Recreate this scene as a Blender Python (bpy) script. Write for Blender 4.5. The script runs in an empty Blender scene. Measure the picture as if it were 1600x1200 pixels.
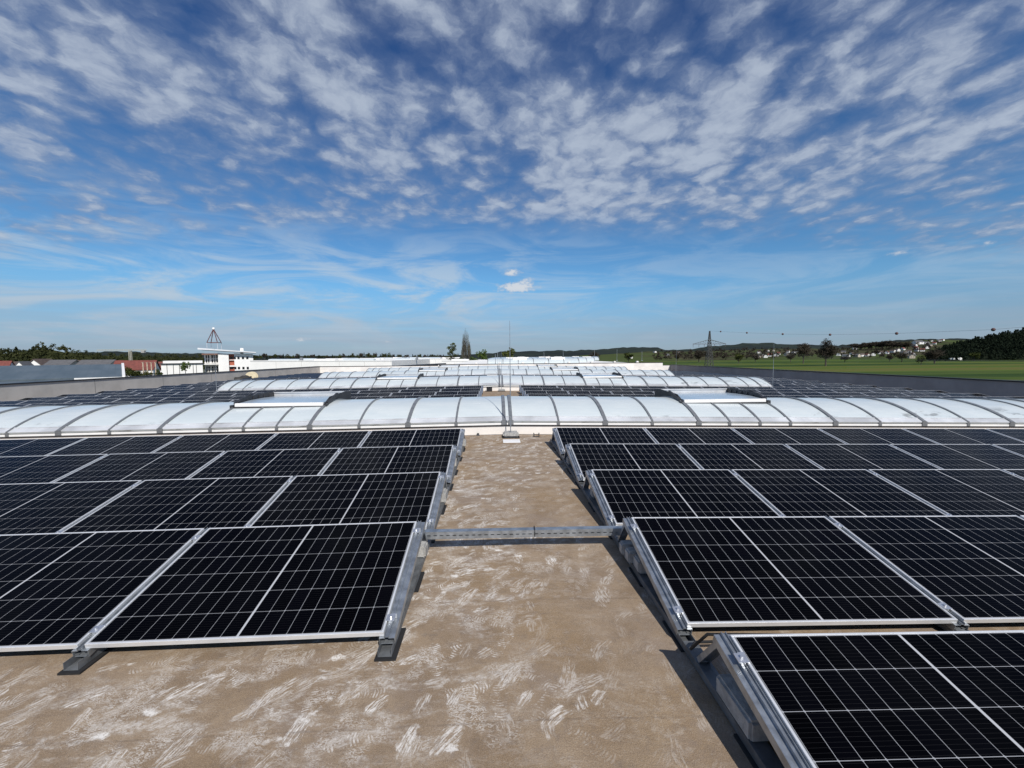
import bpy, bmesh, math, random
from mathutils import Vector, Matrix, noise as mnoise

S = bpy.context.scene
COL = S.collection
rad = math.radians

# ------------------------------------------------------------------ camera
F_PX, PITCH, YAW, ROLL = 668.437, -0.06501, 0.0367, -0.0085
CAMZ = 1.7435
_cy, _sy = math.cos(YAW), math.sin(YAW)
FWD = Vector((_sy * math.cos(PITCH), _cy * math.cos(PITCH), math.sin(PITCH)))
_r = Vector((_cy, -_sy, 0)); _u = _r.cross(FWD)
RIGHT = _r * math.cos(ROLL) + _u * math.sin(ROLL)
UP = _u * math.cos(ROLL) - _r * math.sin(ROLL)
cam_d = bpy.data.cameras.new('camera')
cam_d.sensor_width = 36; cam_d.lens = F_PX / 1600 * 36
cam_d.clip_start = 0.05; cam_d.clip_end = 20000
cam = bpy.data.objects.new('camera', cam_d); COL.objects.link(cam)
m = Matrix((RIGHT, UP, -FWD)).transposed().to_4x4()
m.translation = Vector((0, 0, CAMZ))
cam.matrix_world = m
S.camera = cam

def at(px, py, Y):
    """world point seen at photo pixel (px,py) (1600x1200) at distance Y along the roof axis"""
    d = RIGHT * ((px - 800) / F_PX) + UP * ((600 - py) / F_PX) + FWD
    return Vector((0, 0, CAMZ)) + d * (Y / d.y)

def to_px(p):
    v = Vector(p) - Vector((0, 0, CAMZ))
    f = v.dot(FWD)
    if f < 0.05: return None
    return 800 + F_PX * v.dot(RIGHT) / f, 600 - F_PX * v.dot(UP) / f

# ------------------------------------------------------------------ light
SUN_VEC = Vector((0.37, -1.0, 0.98)).normalized()
EL = math.asin(SUN_VEC.z); AZ = math.atan2(SUN_VEC.x, SUN_VEC.y)
sun_d = bpy.data.lights.new('sun', 'SUN'); sun_d.energy = 4.6; sun_d.angle = rad(0.5)
sun_d.color = (1.0, 0.955, 0.89)
sun = bpy.data.objects.new('sun', sun_d); COL.objects.link(sun)
sun.rotation_euler = (-SUN_VEC).to_track_quat('-Z', 'Y').to_euler()
sun.location = (10, -30, 40)

S.view_settings.view_transform = 'Standard'; S.view_settings.look = 'None'
S.view_settings.exposure = 0.0; S.view_settings.gamma = 1.0
S.view_settings.use_curve_mapping = False

# ------------------------------------------------------------------ node helper
class NT:
    def __init__(s, tree): s.t = tree; s.n = tree.nodes; s.l = tree.links
    def new(s, typ, **kw):
        n = s.n.new(typ)
        for k, v in kw.items(): setattr(n, k, v)
        return n
    def put(s, sock, v):
        if isinstance(v, bpy.types.NodeSocket): s.l.new(v, sock)
        elif v is not None:
            if isinstance(v, (tuple, list)) and sock.type == 'RGBA' and len(v) == 3: v = (*v, 1)
            sock.default_value = v
    def m(s, op, a, b=None, c=None, clamp=False):
        n = s.new('ShaderNodeMath', operation=op, use_clamp=clamp)
        s.put(n.inputs[0], a)
        if b is not None: s.put(n.inputs[1], b)
        if c is not None: s.put(n.inputs[2], c)
        return n.outputs[0]
    def add(s, a, b): return s.m('ADD', a, b)
    def sub(s, a, b): return s.m('SUBTRACT', a, b)
    def mul(s, a, b): return s.m('MULTIPLY', a, b)
    def div(s, a, b): return s.m('DIVIDE', a, b)
    def lt(s, a, b): return s.m('LESS_THAN', a, b)
    def gt(s, a, b): return s.m('GREATER_THAN', a, b)
    def mx(s, a, b): return s.m('MAXIMUM', a, b)
    def mn(s, a, b): return s.m('MINIMUM', a, b)
    def sm(s, v, lo, hi, a=0.0, b=1.0):
        n = s.new('ShaderNodeMapRange', interpolation_type='SMOOTHSTEP')
        for i, x in enumerate((v, lo, hi, a, b)): s.put(n.inputs[i], x)
        return n.outputs[0]
    def mix(s, f, a, b, bt='MIX'):
        n = s.new('ShaderNodeMix', data_type='RGBA', blend_type=bt)
        s.put(n.inputs[0], f); s.put(n.inputs[6], a); s.put(n.inputs[7], b)
        return n.outputs[2]
    def noise(s, vec, scale, detail=4, rough=0.5, dist=0.0, out=0):
        n = s.new('ShaderNodeTexNoise')
        if vec is not None: s.put(n.inputs['Vector'], vec)
        s.put(n.inputs['Scale'], scale); s.put(n.inputs['Detail'], detail)
        s.put(n.inputs['Roughness'], rough); s.put(n.inputs['Distortion'], dist)
        return n.outputs[out]
    def map(s, vec, loc=(0, 0, 0), rot=(0, 0, 0), sc=(1, 1, 1)):
        n = s.new('ShaderNodeMapping')
        s.put(n.inputs[0], vec); s.put(n.inputs[1], loc); s.put(n.inputs[2], rot); s.put(n.inputs[3], sc)
        return n.outputs[0]
    def sep(s, v):
        n = s.new('ShaderNodeSeparateXYZ'); s.put(n.inputs[0], v); return n.outputs
    def comb(s, x, y, z=0.0):
        n = s.new('ShaderNodeCombineXYZ')
        s.put(n.inputs[0], x); s.put(n.inputs[1], y); s.put(n.inputs[2], z); return n.outputs[0]
    def gauss(s, x, y, cx, cy, rx, ry):
        dx = s.div(s.sub(x, cx), rx); dy = s.div(s.sub(y, cy), ry)
        return s.m('EXPONENT', s.mul(s.add(s.mul(dx, dx), s.mul(dy, dy)), -1.0))

# ------------------------------------------------------------------ sky
W = bpy.data.worlds.new('World'); S.world = W; W.use_nodes = True
wt = NT(W.node_tree)
bg = W.node_tree.nodes['Background']
sky = wt.new('ShaderNodeTexSky', sky_type='NISHITA')
sky.sun_disc = False; sky.sun_elevation = EL; sky.sun_rotation = AZ
sky.altitude = 450; sky.air_density = 1.0; sky.dust_density = 0.35; sky.ozone_density = 2.6
tc = wt.new('ShaderNodeTexCoord')
D = tc.outputs['Generated']
dx, dy, dz = wt.sep(D)
CURV = 0.13                                      # the deck curves down with the earth
zc = wt.add(wt.mx(dz, 0.0), CURV)
u = wt.div(dx, zc); v = wt.div(dy, zc)
uv = wt.comb(u, v)
hs = wt.new('ShaderNodeHueSaturation'); hs.inputs['Saturation'].default_value = 1.10
wt.l.new(sky.outputs[0], hs.inputs['Color'])
skyc = wt.mix(1.0, hs.outputs[0], wt.mix(wt.sm(dz, 0.0, 0.16), (0.42, 0.58, 0.88), wt.mix(wt.sm(dz, 0.14, 0.7), (0.62, 0.94, 1.10), (0.34, 0.52, 0.80))), 'MULTIPLY')
# altocumulus deck: many small puffs drawn out a little along one wind direction
st = wt.map(uv, rot=(0, 0, rad(-20)), sc=(1.0, 0.86, 1.0))
wv = wt.new('ShaderNodeTexNoise'); wt.put(wv.inputs['Vector'], st); wv.inputs['Scale'].default_value = 6.5; wv.inputs['Detail'].default_value = 5; wv.inputs['Roughness'].default_value = 0.6
wm = wt.new('ShaderNodeVectorMath', operation='MULTIPLY_ADD'); wt.put(wm.inputs[0], wv.outputs[1]); wm.inputs[1].default_value = (0.13, 0.13, 0); wt.put(wm.inputs[2], st)
stw = wm.outputs[0]
def cells(scale, smooth):
    vo = wt.new('ShaderNodeTexVoronoi', feature='SMOOTH_F1', voronoi_dimensions='2D'); wt.put(vo.inputs['Vector'], stw)
    vo.inputs['Scale'].default_value = scale; vo.inputs['Smoothness'].default_value = smooth
    return wt.sub(1.0, wt.mul(vo.outputs['Distance'], 1.6))
big = wt.noise(st, 1.9, 3, 0.55, 0.1)
puff = wt.noise(stw, 5.8, 7, 0.63)
fine = wt.noise(stw, 18.0, 5, 0.62)
den = wt.add(wt.add(wt.mul(big, 0.75), wt.mul(puff, 0.46)), wt.add(wt.mul(fine, 0.38), wt.add(wt.mul(cells(6.2, 0.45), 0.24), wt.mul(cells(12.0, 0.3), 0.17))))
def blob(cx, cy, rx, ry, w):
    z_ = 1 / math.sqrt(1 + cx * cx + cy * cy); k = z_ / (z_ + CURV)
    return wt.mul(wt.gauss(u, v, cx * k, cy * k, rx * k, ry * k), w)
bl = blob(0.5, 2.5, 0.55, 0.7, 0.12)
for b in ((1.1, 2.45, 0.7, 0.6, 0.12), (-0.55, 2.3, 0.45, 0.7, 0.10), (-1.3, 1.6, 0.5, 0.5, 0.13), (-0.25, 1.3, 0.35, 0.3, 0.10), (0.75, 2.9, 0.4, 0.4, 0.09),
          (1.9, 1.9, 0.7, 0.7, 0.12), (-0.62, 1.50, 0.22, 0.28, 0.10), (0.35, 1.9, 0.3, 0.4, 0.08), (-0.36, 1.42, 0.12, 0.12, -0.24), (1.06, 1.66, 0.09, 0.10, -0.24),
          (0.13, 2.55, 0.13, 0.55, -0.16), (-1.0, 1.25, 0.12, 0.24, -0.16), (-1.85, 2.6, 0.6, 0.4, -0.12), (0.57, 1.38, 0.12, 0.09, -0.14), (0.15, 1.35, 0.3, 0.25, 0.09), (-0.5, 1.8, 0.5, 0.3, 0.06), (1.0, 1.9, 0.5, 0.3, 0.06),
          (2.1, 3.0, 0.5, 0.2, -0.06), (-0.95, 2.1, 0.10, 0.5, -0.06)):
    bl = wt.add(bl, blob(*b))
den = wt.add(den, bl)
deck = wt.add(wt.mul(wt.sm(den, 0.80, 1.22), 0.66), wt.mul(wt.sm(den, 0.62, 0.92), 0.20))
deck = wt.mul(deck, wt.sm(v, 2.55, 2.05))
# faint cirrus veils low over the horizon
az = wt.m('ARCTAN2', dx, dy); el = wt.m('ARCSINE', dz)
ae = wt.comb(az, el)
veil = wt.noise(wt.map(ae, rot=(0, 0, rad(5)), sc=(2.4, 11, 1)), 1.5, 6, 0.62, 1.2)
vm = wt.mul(wt.sm(veil, 0.40, 0.66), wt.mul(wt.sm(el, 0.33, 0.12), wt.sm(el, -0.01, 0.05)))
vm = wt.mul(vm, wt.add(wt.mul(wt.sm(az, 0.5, -0.15), 0.55), 0.30))
low = wt.mul(wt.noise(wt.map(ae, sc=(3, 55, 1)), 1.3, 4, 0.55, 0.2), wt.sm(el, 0.17, 0.0))
lowm = wt.mn(wt.mul(low, 1.25), 0.8)
# little fair-weather cumulus
cn = wt.noise(wt.map(ae, sc=(1, 1.5, 1)), 70, 4, 0.6)
def azel(px, py):
    d = (RIGHT * ((px - 800) / F_PX) + UP * ((600 - py) / F_PX) + FWD).normalized()
    return math.atan2(d.x, d.y), math.asin(d.z)
cum = None
for px, py, rx, ry, w in ((808, 449, 32, 9, 1.05), (822, 443, 16, 9, 0.8), (800, 426, 18, 6, 0.8), (1408, 393, 30, 7, 0.5), (470, 530, 22, 4, 0.55),
                          (600, 534, 16, 3, 0.5), (440, 531, 16, 3, 0.3), (720, 536, 14, 3, 0.3), (1545, 380, 22, 6, 0.35), (75, 521, 18, 3, 0.3)):
    a, e = azel(px, py); a2, _ = azel(px + rx, py); _, e2 = azel(px, py - ry)
    g = wt.mul(wt.gauss(az, el, a, e, abs(a2 - a), abs(e2 - e)), w)
    cum = g if cum is None else wt.mx(cum, g)
cumm = wt.sm(wt.add(cum, wt.mul(wt.sub(cn, 0.5), 1.3)), 0.22, 0.85)
cumm = wt.mul(cumm, wt.sm(cum, 0.08, 0.3))
cs = 1.0
c1 = wt.mix(deck, skyc, wt.mix(wt.sm(wt.add(den, wt.mul(wt.sub(fine, 0.5), 0.35)), 0.84, 1.42), (2.3, 2.95, 4.4), (4.9, 5.6, 6.7)))
c2 = wt.mix(vm, c1, (5.2, 6.2, 7.2))
c3 = wt.mix(lowm, c2, (3.3, 4.2, 5.3))
c4 = wt.mix(wt.mul(cumm, 0.85), c3, wt.mix(wt.sm(wt.add(cum, wt.mul(wt.sub(cn, 0.5), 1.6)), 0.3, 0.9), (4.6, 5.2, 6.1), (7.2, 7.4, 7.7)))
wt.l.new(c4, bg.inputs[0])
bg.inputs[1].default_value = 0.096

# ------------------------------------------------------------------ materials
def mat(name):
    M = bpy.data.materials.new(name); M.use_nodes = True
    return M, NT(M.node_tree), M.node_tree.nodes['Principled BSDF']
def simple(name, col, rough=0.6, metal=0.0, var=0.12, vscale=8.0, spec=0.5, bump=0.0, bscale=60.0):
    M, t, b = mat(name)
    tcn = t.new('ShaderNodeTexCoord'); P = tcn.outputs['Object']
    n = t.noise(P, vscale, 5, 0.6)
    lo = tuple(c * (1 - var) for c in col); hi = tuple(min(1, c * (1 + var)) for c in col)
    t.put(b.inputs['Base Color'], t.mix(t.sm(n, 0.3, 0.7), lo, hi))
    t.put(b.inputs['Roughness'], t.add(t.mul(n, 0.2), rough - 0.1))
    b.inputs['Metallic'].default_value = metal
    b.inputs['Specular IOR Level'].default_value = spec
    if bump:
        bn = t.new('ShaderNodeBump'); bn.inputs['Strength'].default_value = bump; bn.inputs['Distance'].default_value = 0.01
        t.put(bn.inputs['Height'], t.noise(P, bscale, 4, 0.6)); t.l.new(bn.outputs[0], b.inputs['Normal'])
    return M

GALV = simple('galvanised steel', (0.40, 0.43, 0.46), 0.45, 0.8, 0.22, 14)
ALU = simple('aluminium frame', (0.78, 0.79, 0.80), 0.38, 0.45, 0.05, 6)
RIBM = simple('dull aluminium rib', (0.25, 0.26, 0.27), 0.5, 0.5, 0.15, 5)
DARKMETAL = simple('dark metal', (0.045, 0.046, 0.05), 0.5, 0.3, 0.2, 5)
RUBBER = simple('black rubber', (0.012, 0.012, 0.013), 0.8, 0, 0.2, 20)
CONC = simple('grey concrete', (0.36, 0.355, 0.34), 0.9, 0, 0.22, 22, 0.3, 0.5, 90)
WHITEP = simple('white painted metal', (0.82, 0.81, 0.79), 0.5, 0, 0.05, 2)
CREAM = simple('cream painted curb', (0.78, 0.74, 0.69), 0.7, 0, 0.06, 1.2)
BLACKP = simple('black flashing', (0.02, 0.02, 0.022), 0.5, 0.2, 0.1, 3)
GREYBAND = simple('mill finish aluminium', (0.66, 0.67, 0.68), 0.4, 0.35, 0.2, 1.3)

def panel_mat():
    M, t, b = mat('solar cells under glass')
    uvn = t.new('ShaderNodeUVMap'); U, V, _ = t.sep(uvn.outputs[0])
    ctr = 0.861
    u2 = t.sub(t.sub(U, 0.018), t.mul(t.gt(U, ctr), 0.012))
    fu = t.m('FRACT', t.div(u2, 0.093)); du = t.mul(t.mn(fu, t.sub(1.0, fu)), 0.093)
    v2 = t.sub(V, 0.015); fv = t.m('FRACT', t.div(v2, 0.184)); dv = t.mul(t.mn(fv, t.sub(1.0, fv)), 0.184)
    line = t.mx(t.lt(du, 0.0011), t.lt(dv, 0.0012))
    line = t.mx(line, t.lt(t.add(du, dv), 0.0062))
    cen = t.lt(t.m('ABSOLUTE', t.sub(U, ctr)), 0.0062)
    edge = t.mx(t.lt(t.mn(U, t.sub(1.722, U)), 0.0145), t.lt(t.mn(V, t.sub(1.134, V)), 0.0145))
    fb = t.m('FRACT', t.div(v2, 0.0184)); bus = t.lt(t.m('ABSOLUTE', t.sub(fb, 0.5)), 0.018)
    gx = t.m('FRACT', t.div(u2, 0.0031))
    oi = t.new('ShaderNodeObjectInfo')
    cellid = t.comb(t.m('FLOOR', t.div(u2, 0.093)), t.m('FLOOR', t.div(v2, 0.184)), t.mul(oi.outputs['Random'], 50.0))
    wn = t.new('ShaderNodeTexWhiteNoise', noise_dimensions='3D'); t.put(wn.inputs[0], cellid)
    cell = t.mix(wn.outputs[0], (0.0007, 0.0007, 0.0010), (0.0013, 0.0013, 0.0024))
    c = t.mix(t.mul(bus, 0.35), cell, (0.06, 0.06, 0.065))
    c = t.mix(t.mx(line, edge), c, (0.30, 0.31, 0.33))
    c = t.mix(cen, c, (0.42, 0.43, 0.45))
    # a little dust
    tcn = t.new('ShaderNodeTexCoord')
    dust = t.sm(t.noise(tcn.outputs['Object'], 3.0, 6, 0.65), 0.55, 0.85)
    c = t.mix(t.mul(dust, 0.0025), c, (0.5, 0.46, 0.4))
    t.put(b.inputs['Base Color'], c)
    b.inputs['Roughness'].default_value = 0.10
    b.inputs['Specular IOR Level'].default_value = 0.035
    return M
CELLS = panel_mat()

def roof_mat():
    M, t, b = mat('mineral roofing felt')
    tcn = t.new('ShaderNodeTexCoord'); P = tcn.outputs['Object']
    X, Y, Z = t.sep(P)
    n1 = t.noise(P, 0.55, 5, 0.55); n2 = t.noise(P, 3.2, 6, 0.65, 0.3); n3 = t.noise(P, 160, 3, 0.7); n4 = t.noise(t.map(P, sc=(1, 5, 1)), 6, 4, 0.6)
    c = t.mix(t.sm(n2, 0.3, 0.7), (0.222, 0.163, 0.108), (0.312, 0.240, 0.166))
    c = t.mix(t.mul(t.sm(n1, 0.45, 0.65), 0.6), c, (0.275, 0.190, 0.102))
    c = t.mix(t.mul(t.sm(n4, 0.5, 0.75), 0.35), c, (0.20, 0.150, 0.108))
    c = t.mix(0.5, c, t.mix(n3, (0.10, 0.085, 0.07), (0.98, 0.94, 0.9)), 'OVERLAY')
    mo = t.noise(P, 11, 6, 0.72)
    c = t.mix(t.mul(t.sm(mo, 0.50, 0.72), 0.55), c, (0.175, 0.135, 0.105))
    c = t.mix(t.mul(t.sm(t.noise(P, 1.3, 6, 0.65), 0.50, 0.66), 0.5), c, (0.26, 0.205, 0.165))
    gr = t.noise(P, 260, 3, 0.7)
    c = t.mix(t.mul(t.gt(gr, 0.62), 0.45), c, (0.5, 0.45, 0.4))
    c = t.mix(t.mul(t.lt(gr, 0.39), 0.55), c, (0.07, 0.055, 0.045))
    # chalky dust: where people walked most
    zone = t.gauss(X, Y, -0.35, 3.1, 0.5, 0.8)
    for g in ((-0.25, 3.75, 0.9, 0.40, 1.0), (-0.75, 2.55, 0.35, 0.5, 0.8), (-0.35, 5.6, 0.55, 1.6, 0.85), (-1.2, 2.1, 1.5, 0.35, 0.9), (0.3, 8.3, 0.9, 1.2, 0.6), (-2.0, 1.8, 0.8, 0.5, 0.8), (0.7, 3.2, 0.5, 0.5, 0.22), (0.3, 6.5, 0.9, 1.2, 0.4)):
        zone = t.mx(zone, t.mul(t.gauss(X, Y, *g[:4]), g[4]))
    zone = t.add(t.mul(zone, 0.95), 0.09)
    wob = t.new('ShaderNodeVectorMath', operation='MULTIPLY_ADD')
    nv = t.new('ShaderNodeTexNoise'); t.put(nv.inputs['Vector'], P); nv.inputs['Scale'].default_value = 2.0
    t.put(wob.inputs[0], nv.outputs[1]); wob.inputs[1].default_value = (0.10, 0.10, 0.0); t.put(wob.inputs[2], P)
    PW = wob.outputs[0]
    total = None
    # bundles of parallel scrape marks, each bundle with its own direction
    for k, (sc, off, pres, ln, wd) in enumerate(((2.3, 3.1, 0.6, 0.19, 0.055), (3.7, 11.7, 0.6, 0.11, 0.05), (5.2, 31.3, 0.6, 0.075, 0.04), (1.3, 44.9, 0.35, 0.28, 0.04))):
        vo = t.new('ShaderNodeTexVoronoi', feature='F1', voronoi_dimensions='2D')
        pp = t.map(P, loc=(off, off * 1.3, 0)); t.put(vo.inputs['Vector'], pp); vo.inputs['Scale'].default_value = sc
        vs = t.new('ShaderNodeVectorMath', operation='SUBTRACT'); t.put(vs.inputs[0], pp); t.put(vs.inputs[1], vo.outputs['Position'])
        r, g, h = t.sep(vo.outputs['Color'])
        a = t.add(0.25, t.mul(r, 1.5)); ca = t.m('COSINE', a); sa = t.m('SINE', a)
        lx, ly, _ = t.sep(vs.outputs[0])
        fy = t.add(t.mul(lx, ca), t.mul(ly, sa)); fx = t.sub(t.mul(ly, ca), t.mul(lx, sa))
        fx = t.add(fx, t.mul(t.sub(h, 0.5), t.mul(t.mul(fy, fy), 3.0)))
        edge = t.mul(t.sub(t.noise(P, 14, 5, 0.65), 0.5), 3.2)
        el_ = t.add(t.add(t.mul(t.div(fy, ln), t.div(fy, ln)), t.mul(t.div(fx, wd), t.div(fx, wd))), edge)
        body = t.sm(el_, 1.0, 0.35)
        stn = t.noise(t.comb(t.mul(fx, 110), t.mul(fy, 14), t.mul(r, 30)), 1.0, 5, 0.7)
        q = t.mul(t.mul(body, t.sm(stn, 0.44, 0.60)), t.mul(t.gt(pres, g), t.add(0.3, t.mul(h, 0.7))))
        total = q if total is None else t.mx(total, q)
    # boot prints: one voronoi cell each, turned at random, ribbed sole
    for k, (sc, off, pres) in enumerate(((2.6, 0.0, 0.55), (3.1, 7.7, 0.5), (2.2, 21.3, 0.45))):
        vo = t.new('ShaderNodeTexVoronoi', feature='F1', voronoi_dimensions='2D')
        pp = t.map(P, loc=(off, off * 1.7, 0)); t.put(vo.inputs['Vector'], pp); vo.inputs['Scale'].default_value = sc
        vm_ = t.new('ShaderNodeVectorMath', operation='SUBTRACT'); t.put(vm_.inputs[0], pp); t.put(vm_.inputs[1], vo.outputs['Position'])
        r, g, bl_ = t.sep(vo.outputs['Color'])
        a = t.mul(r, 6.283); ca = t.m('COSINE', a); sa = t.m('SINE', a)
        lx, ly, _ = t.sep(vm_.outputs[0])
        fx = t.add(t.mul(lx, ca), t.mul(ly, sa)); fy = t.sub(t.mul(ly, ca), t.mul(lx, sa))
        waist = t.add(0.034, t.mul(t.m('ABSOLUTE', t.add(fy, 0.025)), 0.13))
        inside = t.mul(t.lt(t.m('ABSOLUTE', fx), waist), t.sm(t.add(t.mul(t.div(fy, 0.145), t.div(fy, 0.145)), t.mul(t.div(fx, 0.058), t.div(fx, 0.058))), 1.0, 0.9))
        tread = t.gt(t.m('SINE', t.add(t.mul(fy, t.add(330, t.mul(g, 160))), t.mul(t.m('COSINE', t.mul(fx, 60)), 2.0))), -0.1)
        wear = t.sm(t.noise(t.map(P, loc=(off, 3, 0)), 17, 5, 0.7), 0.46, 0.62)
        q = t.mul(t.mul(t.mul(inside, tread), wear), t.mul(t.gt(t.mul(pres, 0.9), g), t.add(t.mul(bl_, 0.6), 0.25)))
        total = t.mx(total, t.mul(q, t.sm(zone, 0.0, 0.5, 0.45, 0.95)))
    dustv = t.noise(PW, 9, 6, 0.7)
    patch = t.mul(t.sm(t.noise(t.map(PW, rot=(0, 0, 0.5), sc=(1, 2.0, 1)), 7, 7, 0.72), 0.54, 0.66), t.sm(t.noise(P, 1.7, 4), 0.47, 0.58))
    ridge = t.noise(t.map(PW, rot=(0, 0, 0.6), sc=(1, 1.8, 1)), 26, 5, 0.6, 1.4)
    crk = t.mul(t.sm(t.m('ABSOLUTE', t.sub(ridge, 0.5)), 0.055, 0.015), t.sm(t.noise(P, 3.4, 5, 0.6), 0.50, 0.62))
    crk = t.mul(crk, t.sm(zone, 0.05, 0.45, 0.08, 0.55))
    wash = t.mul(t.mul(t.sm(t.noise(t.map(PW, rot=(0, 0, rad(40)), sc=(1.0, 3.2, 1)), 2.6, 8, 0.72), 0.48, 0.66), zone), 0.75)
    vs_ = t.new('ShaderNodeTexVoronoi', feature='F1', voronoi_dimensions='2D'); t.put(vs_.inputs['Vector'], t.map(PW, rot=(0, 0, 0.4), sc=(1, 1.7, 1))); vs_.inputs['Scale'].default_value = 3.6
    sr, sg, sb = t.sep(vs_.outputs['Color'])
    spot = t.mul(t.sm(t.add(vs_.outputs['Distance'], t.mul(t.sub(t.noise(P, 16, 6, 0.75), 0.5), 0.75)), t.add(0.10, t.mul(sg, 0.14)), 0.04), t.gt(t.mul(zone, 0.22), sr))
    total = t.mx(t.mx(total, crk), t.mul(spot, 0.95))
    zm = t.mul(t.mx(t.mul(total, t.sm(zone, 0.05, 0.5, 0.22, 1.0)), t.mul(t.mul(patch, zone), 0.95)), t.sm(t.noise(P, 75, 3, 0.7), 0.22, 0.5))
    zm = t.mx(zm, t.mul(wash, t.sm(t.noise(P, 60, 4, 0.7), 0.3, 0.65)))
    c = t.mix(t.mul(zm, 0.92), c, (0.80, 0.77, 0.72))
    # lap seams of the felt
    sy_ = t.m('FRACT', t.div(t.add(Y, t.mul(t.sub(n2, 0.5), 0.03)), 1.02))
    seam = t.mul(t.lt(t.m('ABSOLUTE', t.sub(sy_, 0.9)), 0.006), t.sm(n4, 0.35, 0.6))
    c = t.mix(t.mul(seam, 0.3), c, (0.12, 0.09, 0.07))
    t.put(b.inputs['Base Color'], c); b.inputs['Roughness'].default_value = 0.92; b.inputs['Specular IOR Level'].default_value = 0.25
    bn = t.new('ShaderNodeBump'); bn.inputs['Strength'].default_value = 0.55; bn.inputs['Distance'].default_value = 0.006
    t.put(bn.inputs['Height'], t.add(n3, t.mul(n2, 1.5))); t.l.new(bn.outputs[0], b.inputs['Normal'])
    return M

def glazing_mat():
    M, t, b = mat('opal polycarbonate')
    tcn = t.new('ShaderNodeTexCoord'); P = tcn.outputs['Object']; X, Y, Z = t.sep(P)
    n = t.noise(t.map(P, sc=(1, 2.5, 1)), 1.3, 5, 0.6); n2 = t.noise(t.map(P, sc=(3, 1, 1)), 5, 5, 0.65)
    c = t.mix(t.sm(n, 0.35, 0.7), (0.53, 0.585, 0.60), (0.58, 0.625, 0.63))
    c = t.mix(t.mul(t.sm(n2, 0.55, 0.8), 0.15), c, (0.44, 0.46, 0.45))
    dirt = t.mul(t.sm(Z, 0.40, 0.30), t.sm(t.noise(t.map(P, sc=(1.6, 1, 6)), 1.2, 4, 0.6), 0.56, 0.68))
    c = t.mix(t.mul(dirt, 0.7), c, (0.17, 0.175, 0.17))
    t.put(b.inputs['Base Color'], c)
    t.put(b.inputs['Roughness'], t.add(0.14, t.mul(n, 0.2)))
    b.inputs['Specular IOR Level'].default_value = 0.55
    return M

def parapet_mat(name, col):
    M, t, b = mat(name)
    tcn = t.new('ShaderNodeTexCoord'); P = tcn.outputs['Object']; X, Y, Z = t.sep(P)
    n = t.noise(P, 0.8, 5, 0.6); s = t.noise(t.map(P, sc=(6, 6, 0.6)), 2.0, 4, 0.6); g = t.noise(P, 40, 3, 0.7)
    c = t.mix(t.sm(n, 0.3, 0.7), tuple(k * 0.86 for k in col), tuple(min(1, k * 1.1) for k in col))
    c = t.mix(t.mul(t.sm(s, 0.55, 0.75), 0.3), c, tuple(k * 0.72 for k in col))
    c = t.mix(t.mul(g, 0.25), c, tuple(k * 0.8 for k in col))
    t.put(b.inputs['Base Color'], c); b.inputs['Roughness'].default_value = 0.85
    return M

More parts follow.
